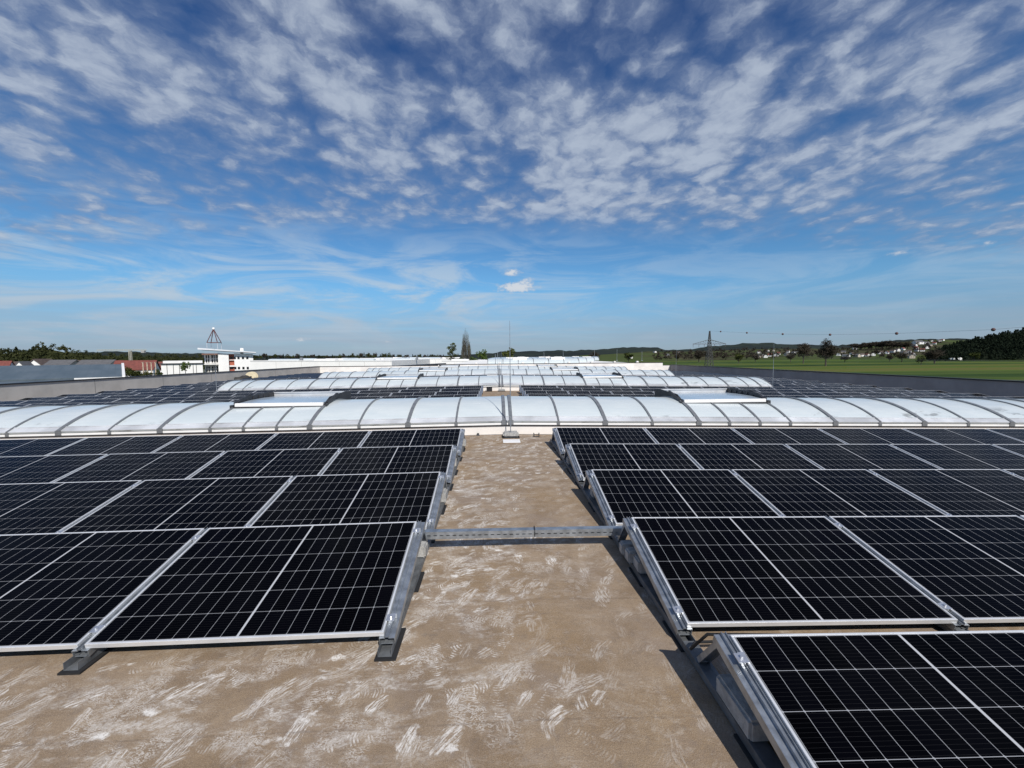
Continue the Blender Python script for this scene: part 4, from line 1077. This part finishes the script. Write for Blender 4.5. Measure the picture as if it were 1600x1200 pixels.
# ---- left: metal roofed hall behind the parapet
METALROOF = None
def standing_seam():
    M, t, b = mat('blue grey standing seam roof')
    tcn = t.new('ShaderNodeTexCoord'); P = tcn.outputs['Object']; X, Y, Z = t.sep(P)
    s_ = t.m('FRACT', t.div(X, 0.6)); seam = t.lt(s_, 0.06); n = t.noise(t.map(P, sc=(1, 0.3, 1)), 0.7, 5, 0.6)
    c = t.mix(t.sm(n, 0.3, 0.7), (0.085, 0.115, 0.135), (0.125, 0.155, 0.175)); c = t.mix(t.mul(seam, 0.4), c, (0.06, 0.075, 0.09))
    t.put(b.inputs['Base Color'], c); b.inputs['Roughness'].default_value = 0.55; b.inputs['Metallic'].default_value = 0.2
    return M
SS = standing_seam()
E1 = at(191, 590, 50)
phi = math.atan2(-E1.x, E1.y)                    # the hall stands square to the line of its right gable
o = thing('metal_roof_hall', 'low hall with a wide blue grey metal roof and white eave behind the left parapet', 'hall', (E1.x, E1.y, GROUND), (0, 0, phi))
YR = E1.y + 14 * math.cos(phi)
zE = E1.z - GROUND; zR = at(191, 570.3, YR).z - GROUND
xsp = -(math.hypot(E1.x, E1.y) * math.tan(math.atan2(-at(115, 590, 50).x, 50) - phi))
mb = MB(); mb.quad((0, 0, zE), (0, 14, zR), (-60, 14, zR), (-60, 0, zE)); mb.quad((0, 28, zE - 0.5), (0, 14.001, zR), (-60, 14.001, zR), (-60, 28, zE - 0.5))
rf = mb.build('roof', SS, o); sm_ = rf.modifiers.new('thickness', 'SOLIDIFY'); sm_.thickness = 0.12
sl_ = (zR - zE) / 14
mb = MB(); mb.quad((xsp, -0.01, zE - 0.01), (-60, -0.01, zE - 0.01), (-60, -7, zE - 7 * sl_), (xsp, -7, zE - 7 * sl_))
rf = mb.build('lower_roof', SS, o); sm_ = rf.modifiers.new('thickness', 'SOLIDIFY'); sm_.thickness = 0.12
mb = MB(); mb.box(xsp + .05, 0.2, -0.35, -0.02, zE - 0.42, zE + 0.10); mb.build('eave_gutter', WHITEP, o)
mb = MB(); mb.bar((0.14, -0.2, zE + 0.02), (0.14, 14, zR + 0.02), 0.26, 0.5); mb.build('verge', WHITEP, o)
mb = MB(); mb.box(-59, -0.3, 0.3, 27.5, 0, zE - 0.65); mb.build('wall', HWALL, o)

class Facing:
    """local frame of a facade that stands square to the line of sight through photo column px at distance Y"""
    def __init__(f, px, Y):
        p = at(px, 560, Y); f.o = Vector((p.x, Y, GROUND)); f.az = math.atan2(p.x, Y); f.d = math.hypot(p.x, Y); f.rot = (0, 0, -f.az)
    def x(f, px):
        d = ray_dir(px, 560); return f.d * math.tan(math.atan2(d.x, d.y) - f.az)
    def z(f, py, px):
        x = f.x(px); Y = f.o.y + x * math.sin(-f.az); return at(px, py, Y).z - GROUND
# ---- left: white modern office block with slanted roof
FO = Facing(395.5, 130.0)
oz = lambda py, px=350: FO.z(py, px)
xo = lambda px: FO.x(px)
x_l, x_g, x_m1, x_m2, x_r = xo(317), xo(341), xo(357.5), xo(366), xo(395.5)
f_ = lambda x: x
o = thing('office_block', 'white modern office block with slanted flat roof and glazed left bay beyond the left parapet', 'building', FO.o, FO.rot)
WIN = simple('dark window glass', (0.015, 0.018, 0.022), 0.1, 0, 0.1, 1, 0.5)
REDP = simple('rust red cladding', (0.36, 0.10, 0.055), 0.7, 0, 0.15, 0.6)
htL, htR = oz(549.0, 317), oz(552.5, 395)
hm = oz(551, 342); h2_ = oz(551.5, 366)
mb = MB(); mb.prism([(f_(x_g), 0), (f_(x_m1), 0), (f_(x_m1), hm - 0.35), (f_(x_g), hm - 0.05)], 'y', -1.0, 12); mb.prism([(f_(x_m2), 0), (f_(x_r), 0), (f_(x_r), htR - 0.1), (f_(x_m2), h2_ - 0.1)], 'y', -0.5, 12)
mb.box(f_(x_l) + 0.3, f_(x_g), 0.6, 12, 0, hm - 0.2); mb.build('wall', HWALL, o)
mb = MB(); mb.box(f_(x_m1), f_(x_m2), 0.2, 11, 0, hm - 0.4); mb.build('red_panel', REDP, o)
mb = MB(); mb.prism([(f_(x_l) - 0.9, htL + 0.5), (f_(x_r) + 0.8, htR + 0.15), (f_(x_r) + 0.8, htR + 0.45), (f_(x_l) - 0.9, htL + 0.95)], 'y', -2.2, 13); mb.build('roof', simple('light grey roof edge', (0.62, 0.64, 0.66), 0.6, 0, 0.05, 1), o)
mb = MB(); mb.box(f_(x_l) - 0.1, f_(x_g), -1.6, 0.6, hm - 0.6, hm - 0.25); mb.build('soffit', simple('brown soffit', (0.17, 0.08, 0.055), 0.7), o)
mb = MB(); cx = f_(xo(378)); mb.box(cx - 0.4, cx + 0.4, 4, 4.8, htR, htR + 1.7); mb.build('chimney', HWALL, o)
def win(x0, x1, z0, z1, y, nx=1, nz=1, frame=True):
    w_ = MB(); w_.box(x0, x1, y - 0.06, y, z0, z1); q = w_.build('window', WIN, o)
    if frame:
        fr = MB(); tk = 0.14
        for i in range(nx + 1):
            xx = x0 + (x1 - x0) * i / nx; fr.box(xx - tk / 2, xx + tk / 2, y - 0.16, y - 0.062, z0 - tk / 2, z1 + tk / 2)
        for i in range(nz + 1):
            zz_ = z0 + (z1 - z0) * i / nz; fr.box(x0 - tk / 2, x1 + tk / 2, y - 0.19, y - 0.162, zz_ - tk / 2, zz_ + tk / 2)
        fr.build('frame', HWALL, q)
for a, b in ((320.5, 327.5), (329.5, 340.8)):
    win(f_(xo(a)), f_(xo(b)), oz(566.8), oz(554.3), 0.6, 2 if a < 322 else 3, 2); win(f_(xo(a)), f_(xo(b)), oz(581), oz(571.5), 0.6, 2 if a < 322 else 3, 2)
for py in (555.5, 573.5):
    for px in (366.8, 372.5, 379.5, 386.3): win(f_(xo(px)) - 0.24, f_(xo(px)) + 0.30, oz(py + 5.6 if py < 560 else py + 3.4, px), oz(py + 1.6 if py < 560 else py - 0.4, px), -0.5, 1, 1, False)
win(f_(xo(358.8)), f_(xo(364)), oz(561.5), oz(558), 0.2, 1, 1, False); win(f_(xo(358.8)), f_(xo(364)), oz(577), oz(573.5), 0.2, 1, 1, False)
mb = MB(); mb.box(f_(x_m1) + .02, f_(x_m2) - .02, -0.3, 0.19, oz(563.2), oz(562.2)); mb.build('balcony', HWALL, o); mb = MB(); mb.box(f_(x_m1) + .02, f_(x_m2) - .02, -0.3, 0.19, oz(573.2), oz(571)); mb.build('balcony', HWALL, o)
mb = MB(); mb.box(f_(x_l) - 3.0, f_(x_g) - .01, -1.4, 0.5, oz(569.4), oz(568.4)); mb.build('canopy', HWALL, o)
# pyramid-shaped steel frame on its roof
wl = Matrix.Rotation(-FO.az, 4, 'Z') @ Vector((FO.x(334.5), 4, 0)) + FO.o
Yp = wl.y
apex = at(333.5, 514, Yp); bl_ = at(326, 535.5, Yp); br_ = at(343, 535.5, Yp)
o2 = thing('roof_pyramid_frame', 'open dark red steel pyramid with white tip standing on the office roof', 'steel frame', (apex.x, Yp, GROUND + htL + 0.7), (0, 0, 0.2))
zo_ = GROUND + htL + 0.7; hb = bl_.z - zo_; ha = apex.z - zo_; hw_ = (br_.x - bl_.x) / 2.3
FR = simple('dark red steel', (0.13, 0.05, 0.05), 0.6, 0.2, 0.1, 1)
mb = MB()
for sx in (-1, 1):
    for sy in (-1, 1):
        mb.bar((sx * hw_, sy * hw_, hb), (0, 0, ha), 0.16)
        mb.bar((sx * hw_ * .5, sy * hw_ * .5, (hb + ha) / 2), (sx * hw_ * 0.5, -sy * hw_ * .5, (hb + ha) / 2), 0.08)
    mb.bar((sx * hw_, -hw_, hb), (sx * hw_, hw_, hb), 0.16); mb.bar((-hw_, sx * hw_, hb), (hw_, sx * hw_, hb), 0.16)
mb.build('pyramid', FR, o2)
mb = MB()
for sx in (-1, 1):
    for sy in (-1, 1): mb.bar((sx * hw_, sy * hw_, -0.35), (sx * hw_, sy * hw_, hb), 0.10)
mb.build('leg', simple('pale post', (0.5, 0.52, 0.55), 0.5, 0.2, 0.1, 1), o2)
mb = MB(); mb.ball((0, 0, ha + 0.1), 0.36, 2); mb.build('tip', HWALL, o2)

# ---- left: low white hall, red roofed houses, tower crane, hedges
def at_g(px, Y): q = at(px, 560, Y); return Vector((q.x, Y, GROUND))
FH = Facing(316, 112.0)
xa_ = FH.x(251); zh0, zh1, zh2 = FH.z(569, 280), FH.z(568, 280), FH.z(563.8, 280)
o = thing('white_hall', 'low white hall with dark eave line left of the office block', 'hall', FH.o, FH.rot)
mb = MB(); mb.box(xa_, 0, 0, 14, 0, zh0); mb.build('wall', HWALL, o)
mb = MB(); mb.box(xa_ - 0.3, 0.2, -0.3, 14.3, zh0, zh1 + 0.05); mb.build('eave', DARKMETAL, o)
mb = MB(); mb.box(xa_ + 0.2, 0, 3, 13.8, zh1 + 0.06, zh2); mb.build('upper_roof', HWALL, o)
for px in (260, 270, 279.5, 301, 306):
    mb = MB(); mb.box(FH.x(px) - 0.05, FH.x(px) + 0.05, -0.04, 0.0, 0.2, zh0); mb.build('panel_joint', DARKMETAL, o)
tree('fresh', 290, 586, 560, 15, 'slim yellow green tree in front of the low white hall', 'trees and hedges behind the left parapet', Y=104, var=0)
for i, (px, tp, w_) in enumerate(((200, 571, 15), (208, 574, 18), (217, 575, 20), (248, 575, 10), (232, 578, 12))):
    tree('round', px, 594, tp, w_ + 4, 'green hedge shrub right of the blue grey metal roof', 'trees and hedges behind the left parapet', Y=85 + i, name='shrub', var=i % 3)
for i, (px, py, k, rz, sc, lb) in enumerate(((214, 577, 4, 1.9, 0.72, 'red roofed house with white gable right of the blue grey metal roof'), (239, 575, 4, 1.9, 0.5, 'long red roofed house left of the low white hall'),
        (67, 571, 0, 0.2, 1.0, 'white gabled house peeking over the blue grey metal roof'), (-4, 575, 4, 1.9, 0.6, 'red roofed house at the left edge above the metal roof'),
        (100, 572, 2, 1.5, 1.0, 'brown roofed house behind the white gabled one'), (128, 572, 0, 1.4, 1.1, 'long brown roofed house over the middle of the metal roof'), (155, 572, 2, 1.6, 1.1, 'grey brown house roof left of the red roofed house'),
        (180, 572, 1, 1.5, 0.9, 'small red brown roof just left of the red roofed house'), (28, 572, 0, 1.2, 0.6, 'small white house left of the white gabled one'), (38, 572, 3, 0.4, 0.5, 'tiny white house beside the white gabled one'))):
    Yq = 170 + (i * 13) % 40 if i < 2 else 210 + (i * 17) % 50
    p = at(px, py, Yq)
    top_target = {0: 565.0, 1: 567.0, 2: 562.0, 3: 565.5, 4: 563.5, 5: 564, 6: 563.5, 7: 564.5, 8: 566, 9: 566}[i]
    h0 = {0: 8.2, 1: 8.0, 2: 8.5, 3: 7.5, 4: 7.6}[k] * sc
    p.z = at(px, top_target, Yq).z - h0
    if p.z > GROUND: 
        o = house(Vector((p.x, p.y, GROUND)), k, rz, lb, 'houses behind the left parapet', 1.0); s_ = (p.z + h0 - GROUND) / {0: 8.2, 1: 8.0, 2: 8.5, 3: 7.5, 4: 7.6}[k]; o.scale = (sc, sc, s_)
    else:
        o = house(p, k, rz, lb, 'houses behind the left parapet', sc)
cr = at(204, 560, 300); ztop = at(204, 547.8, 300).z
o = thing('tower_crane', 'thin tower crane with a long horizontal jib rising above the red roofs', 'crane', (cr.x, 300, GROUND))
CR = simple('pale crane steel', (0.42, 0.40, 0.33), 0.6, 0.1, 0.1, 1)
mb = MB(); Hc = ztop - GROUND
for sx in (-1, 1):
    for sy in (-1, 1): mb.bar((sx * .5, sy * .5, 0), (sx * .5, sy * .5, Hc), 0.34)
for k in range(int(Hc)):
    s_ = 1 if k % 2 else -1; mb.bar((-.5 * s_, -.5, k), (.5 * s_, -.5, k + 1), 0.09); mb.bar((-.5 * s_, .5, k), (.5 * s_, .5, k + 1), 0.09)
mb.build('mast', CR, o)
mb = MB(); xl_, xr_ = at(150, 548, 300).x - cr.x, at(228, 548, 300).x - cr.x
mb.bar((-22, 0, Hc), (xr_, 0, Hc), 0.26); mb.bar((-22, .6, Hc), (xr_, .6, Hc), 0.26); mb.bar((-22, .3, Hc + .8), (xr_, .3, Hc + .8), 0.22)
for k in range(18): mb.bar((-21 + k * 1.8, 0, Hc), (-20.1 + k * 1.8, .3, Hc + .8), .07); mb.bar((-20.1 + k * 1.8, .3, Hc + .8), (-19.2 + k * 1.8, .6, Hc), .07)
mb.build('jib', CR, o)
mb = MB(); mb.box(xr_ - 3, xr_ - 1, -0.5, 1.1, Hc - 1.6, Hc - 0.1); mb.build('counterweight', CONC, o)
# timber posts and a yellow machine in the yard
YEL = simple('faded yellow paint', (0.48, 0.33, 0.09), 0.6, 0, 0.15, 1); WOOD = simple('pale timber', (0.50, 0.40, 0.30), 0.8, 0, 0.2, 2)
for px, tp in ((224, 566.5), (230.5, 567), (237, 567), (243.5, 566.5)):
    q = at(px, 580, 100); zt_ = at(px, tp, 100).z
    mb = MB(); mb.tube([(0, 0, 0), (0, 0, zt_ - GROUND)], 0.16, 8, 0.11); mb.box(-0.16, 0.16, -0.16, 0.16, zt_ - GROUND, zt_ - GROUND + 0.1)
    o = mb.build('timber_post', WOOD); o.location = (q.x, 100, GROUND); tag(o, 'pale timber post standing in the yard left of the low white hall', 'post', 'timber posts in the yard')
q = at(244, 582, 97)
o = thing('yellow_loader', 'faded yellow loader parked by the corner of the low white hall', 'loader', (q.x, 97, GROUND), (0, 0, 0.4))
mb = MB(); mb.box(-1.6, 1.6, -0.9, 0.9, 0.8, 1.9); mb.build('body', YEL, o, 0.08)
mb = MB(); mb.box(-0.9, 0.5, -0.8, 0.8, 1.91, 3.4); mb.build('cab', YEL, o, 0.08)
mb = MB(); mb.box(-0.7, 0.3, -0.83, 0.83, 2.3, 3.1); mb.build('window', WIN, o)
mb = MB(); mb.bar((1.2, 0.5, 1.6), (2.6, 0.5, 6.6), 0.3); mb.bar((1.2, -0.5, 1.6), (2.6, -0.5, 6.6), 0.3); mb.build('mast', YEL, o)
for sx in (-1, 1):
    mb = MB(); bmesh.ops.create_cone(mb.bm, cap_ends=True, segments=16, radius1=0.7, radius2=0.7, depth=2.0, matrix=Matrix.Translation((sx * 1.0, 0, 0.7)) @ Matrix.Rotation(rad(90), 4, 'X')); mb.build('wheel', RUBBER, o)

# ---- long white warehouses behind the end of the roof
def warehouse(px0, px1, Y, ytop, depth, label, domes, seed):
    a = at(px0, ytop, Y); b = at(px1, ytop, Y)
    rg = random.Random(seed); Lx = b.x - a.x; h = a.z - GROUND
    o = thing('warehouse', label, 'warehouse', (a.x, Y, GROUND), (0, 0, 0))
    dz_ = b.z - a.z
    sh = lambda q: Vector((q.x, q.y, q.z + (dz_ * q.x / Lx if q.z > h * 0.5 else 0)))
    mb = MB(); mb.box(0, Lx, 0, depth, 0, h); mb.xform(sh); mb.build('wall', HWALL, o)
    mb = MB()
    x = 6.0
    while x < Lx - 4: mb.box(x, x + 0.06, -0.03, 0, 0.3, h - 0.4); x += rg.choice((6, 6, 9))
    mb.xform(lambda q: q); mb.build('panel_joint', simple('joint grey', (0.45, 0.45, 0.44), 0.8), o)
    mb = MB(); mb.box(0, Lx, -0.06, 0.0, h - 0.22, h + 0.06); mb.xform(sh); mb.build('coping', simple('light coping', (0.66, 0.66, 0.65), 0.6), o)
    for row in range(domes):
        yy = 5 + row * (depth - 8) / max(1, domes); x = rg.uniform(1, 6)
        while x < Lx - 6:
            L_ = rg.uniform(3, 9)
            mb = MB(); hh = rg.uniform(0.25, 0.5)
            mb.prism([(yy, h + 0.0), (yy + 0.2, h + hh * 0.6), (yy + 0.8, h + hh * 0.9), (yy + 1.4, h + hh), (yy + 2.0, h + hh * 0.9), (yy + 2.6, h + hh * 0.6), (yy + 2.8, h)], 'x', x, x + L_)
            mb.xform(sh); mb.build('skylight', GLZ if rg.random() < 0.7 else HWALL, o)
            if rg.random() < 0.3:
                mb = MB(); mb.box(x + L_ + 0.3, x + L_ + 0.9, yy, yy + 0.6, h - 0.05, h + rg.uniform(0.5, 0.9)); mb.xform(sh); mb.build('roof_vent', RIBM, o)
            x += L_ + rg.uniform(1.0, 4.0)
    return o
warehouse(391, 612, 105, 563.4, 60, 'long white warehouse right of the office block', 4, 1)
warehouse(560, 712, 170, 560.2, 60, 'farther white warehouse left of the birch, wide low roof', 4, 2)
warehouse(690, 770, 124, 563.5, 12, 'low pale shed at the foot of the poplar', 1, 5)
o = thing('dark_roof_block', 'low block with dark edge just behind the end parapet left of its step', 'building', (at(608, 570, 54).x, 54, GROUND))
w_ = at(688, 570, 54).x - at(608, 570, 54).x; hz_ = at(650, 569.3, 54).z - GROUND
mb = MB(); mb.box(0, w_, 0, 6, 0, hz_ - 0.5); mb.build('wall', HWALL, o)
mb = MB(); mb.prism([(0, hz_ - 0.6), (w_, hz_ - 0.5), (w_, hz_ + 0.05), (0, hz_ - 0.22)], 'y', -0.12, 6.2); mb.build('roof_edge', BLACKP, o)
# neighbouring hall with a field of skylights
Yn = 62.0
xa_, xb_ = at(700, 566, Yn).x, at(1010, 566, Yn).x
o = thing('skylight_hall', 'neighbouring hall with many crowded white skylights right behind the end parapet', 'hall', (0, Yn, GROUND))
zn = at(850, 569.2, Yn).z - GROUND
mb = MB(); mb.box(xa_, xb_, 0, 110, 0, zn); mb.build('wall', HWALL, o)
rg = random.Random(8)
for row in range(7):
    yy = 4 + row * 13.0; xs0, xs1 = xa_ + 6 - row * 0.5, xb_ - 9 + row * 6
    k0 = at(762 + row * 2, 560, Yn + yy).x; k1 = at(min(936, 905 + row * 12), 560, Yn + yy).x
    mb = MB(); n_ = 14
    mb.prism([(yy, zn - .02), (yy + 0.05, zn + .35), (yy + 0.5, zn + 0.62), (yy + 1.0, zn + 0.78), (yy + 1.6, zn + 0.84), (yy + 2.2, zn + 0.78), (yy + 2.7, zn + .62), (yy + 3.1, zn + 0.35), (yy + 3.2, zn - .02)], 'x', k0, k1)
    sk2 = mb.build('skylight', GLZ, o)
    nn = int((k1 - k0) / 2.1)
    mb = MB(); mb.prism([(yy - .03, zn), (yy + 0.02, zn + .38), (yy + 0.5, zn + 0.67), (yy + 1.0, zn + 0.83), (yy + 1.6, zn + 0.89), (yy + 2.2, zn + 0.83), (yy + 2.2, zn + 0.7), (yy + .5, zn + .5)], 'x', -0.05, 0.05)
    rbm = mb.mesh('rib', RIBM)
    for i in range(nn + 1):
        rb = link('rib', rbm, sk2); rb.location = (k0 + (k1 - k0) * i / nn, 0, 0)
    for i in range(2):
        x = rg.uniform(k0 + 2, k1 - 4); mb = MB(); mb.box(x, x + 2.2, yy + 0.6, yy + 2.4, zn + 0.6, zn + 0.98); mb.build('smoke_vent', HWALL, sk2)
for px, tp, Ym in ((774, 553, 58), (777.5, 550.5, 72), (964, 545, 90), (929, 547, 90), (1003, 549, 90), (880, 548, 100), (850, 550, 100)):
    q = at(px, 560, Ym); zt_ = at(px, tp, Ym).z
    mb = MB(); mb.tube([(0, 0, 0), (0, 0, zt_ - GROUND - zn)], 0.03 if Ym > 60 else 0.05, 6, 0.02); mb.box(-.15, .15, -.15, .15, 0, .1)
    o = mb.build('roof_mast', GALV); o.location = (q.x, Ym, GROUND + zn); tag(o, 'thin mast standing on the neighbouring roof behind the end parapet', 'mast', 'masts on the neighbouring roof')

# ---- heap of gear by the left parapet
q = at(385, 588, 33.0); gx = -20.4
p0 = None
d = ray_dir(388, 590); k = gx / d.x; p0 = Vector((0, 0, CAMZ)) + d * k
zg = zr(gx)
sc_ = (p0 - Vector((0, 0, CAMZ))).dot(FWD) / F_PX      # metres per photo pixel there
o = thing('cable_reel', 'cream cable reel standing in front of the left parapet', 'cable reel', (gx, p0.y + 0.5, zg), (0, 0, 0.3))
CRM = simple('cream plastic', (0.72, 0.62, 0.42), 0.6, 0, 0.12, 2)
R_ = 0.42
for s_ in (-0.28, 0.28):
    mb = MB(); bmesh.ops.create_cone(mb.bm, cap_ends=True, segments=28, radius1=R_, radius2=R_, depth=0.05, matrix=Matrix.Translation((0, s_, R_)) @ Matrix.Rotation(rad(90), 4, 'X')); mb.build('flange', CRM, o)
mb = MB(); bmesh.ops.create_cone(mb.bm, cap_ends=True, segments=24, radius1=R_ * .7, radius2=R_ * .7, depth=0.5, matrix=Matrix.Translation((0, 0, R_)) @ Matrix.Rotation(rad(90), 4, 'X')); mb.build('cable', DARKMETAL, o)
mb = MB(); bmesh.ops.create_cone(mb.bm, cap_ends=True, segments=14, radius1=0.07, radius2=0.07, depth=0.64, matrix=Matrix.Translation((0, 0, R_)) @ Matrix.Rotation(rad(90), 4, 'X')); mb.build('hub', RUBBER, o)
mb = MB(); mb.ball((0, 0, 0.26), 0.5, 3, (1.55, 0.8, 0.62))
mb.xform(lambda v: Vector((v.x, v.y, max(0.0, v.z + 0.12 * mnoise.noise(v * 3.1) + 0.05 * mnoise.noise(v * 9)))))
o = mb.build('tarpaulin_heap', simple('dark tarpaulin', (0.035, 0.033, 0.03), 0.6, 0, 0.3, 4), None, 0, True); o.location = (gx + 0.05, p0.y - 0.75, zg); o.rotation_euler = (0, 0, 1.2)
tag(o, 'crumpled dark tarpaulin heap left of the cream cable reel', 'tarpaulin')
for i, (ax, ay, ln) in enumerate(((-0.1, -1.5, 2.6), (0.15, -1.2, 2.2))):
    mb = MB(); mb.box(-0.07, 0.07, 0, ln, 0, 0.07); o = mb.build('timber_batten', WOOD, None, 0.005); o.location = (gx + 0.65 + ax, p0.y + ay, zg + 0.0 + i * 0.0); o.rotation_euler = (0, 0, 0.06 - 0.1 * i)
    tag(o, ('outer' if i else 'inner') + ' pale timber batten lying before the tarpaulin heap by the left parapet', 'batten')
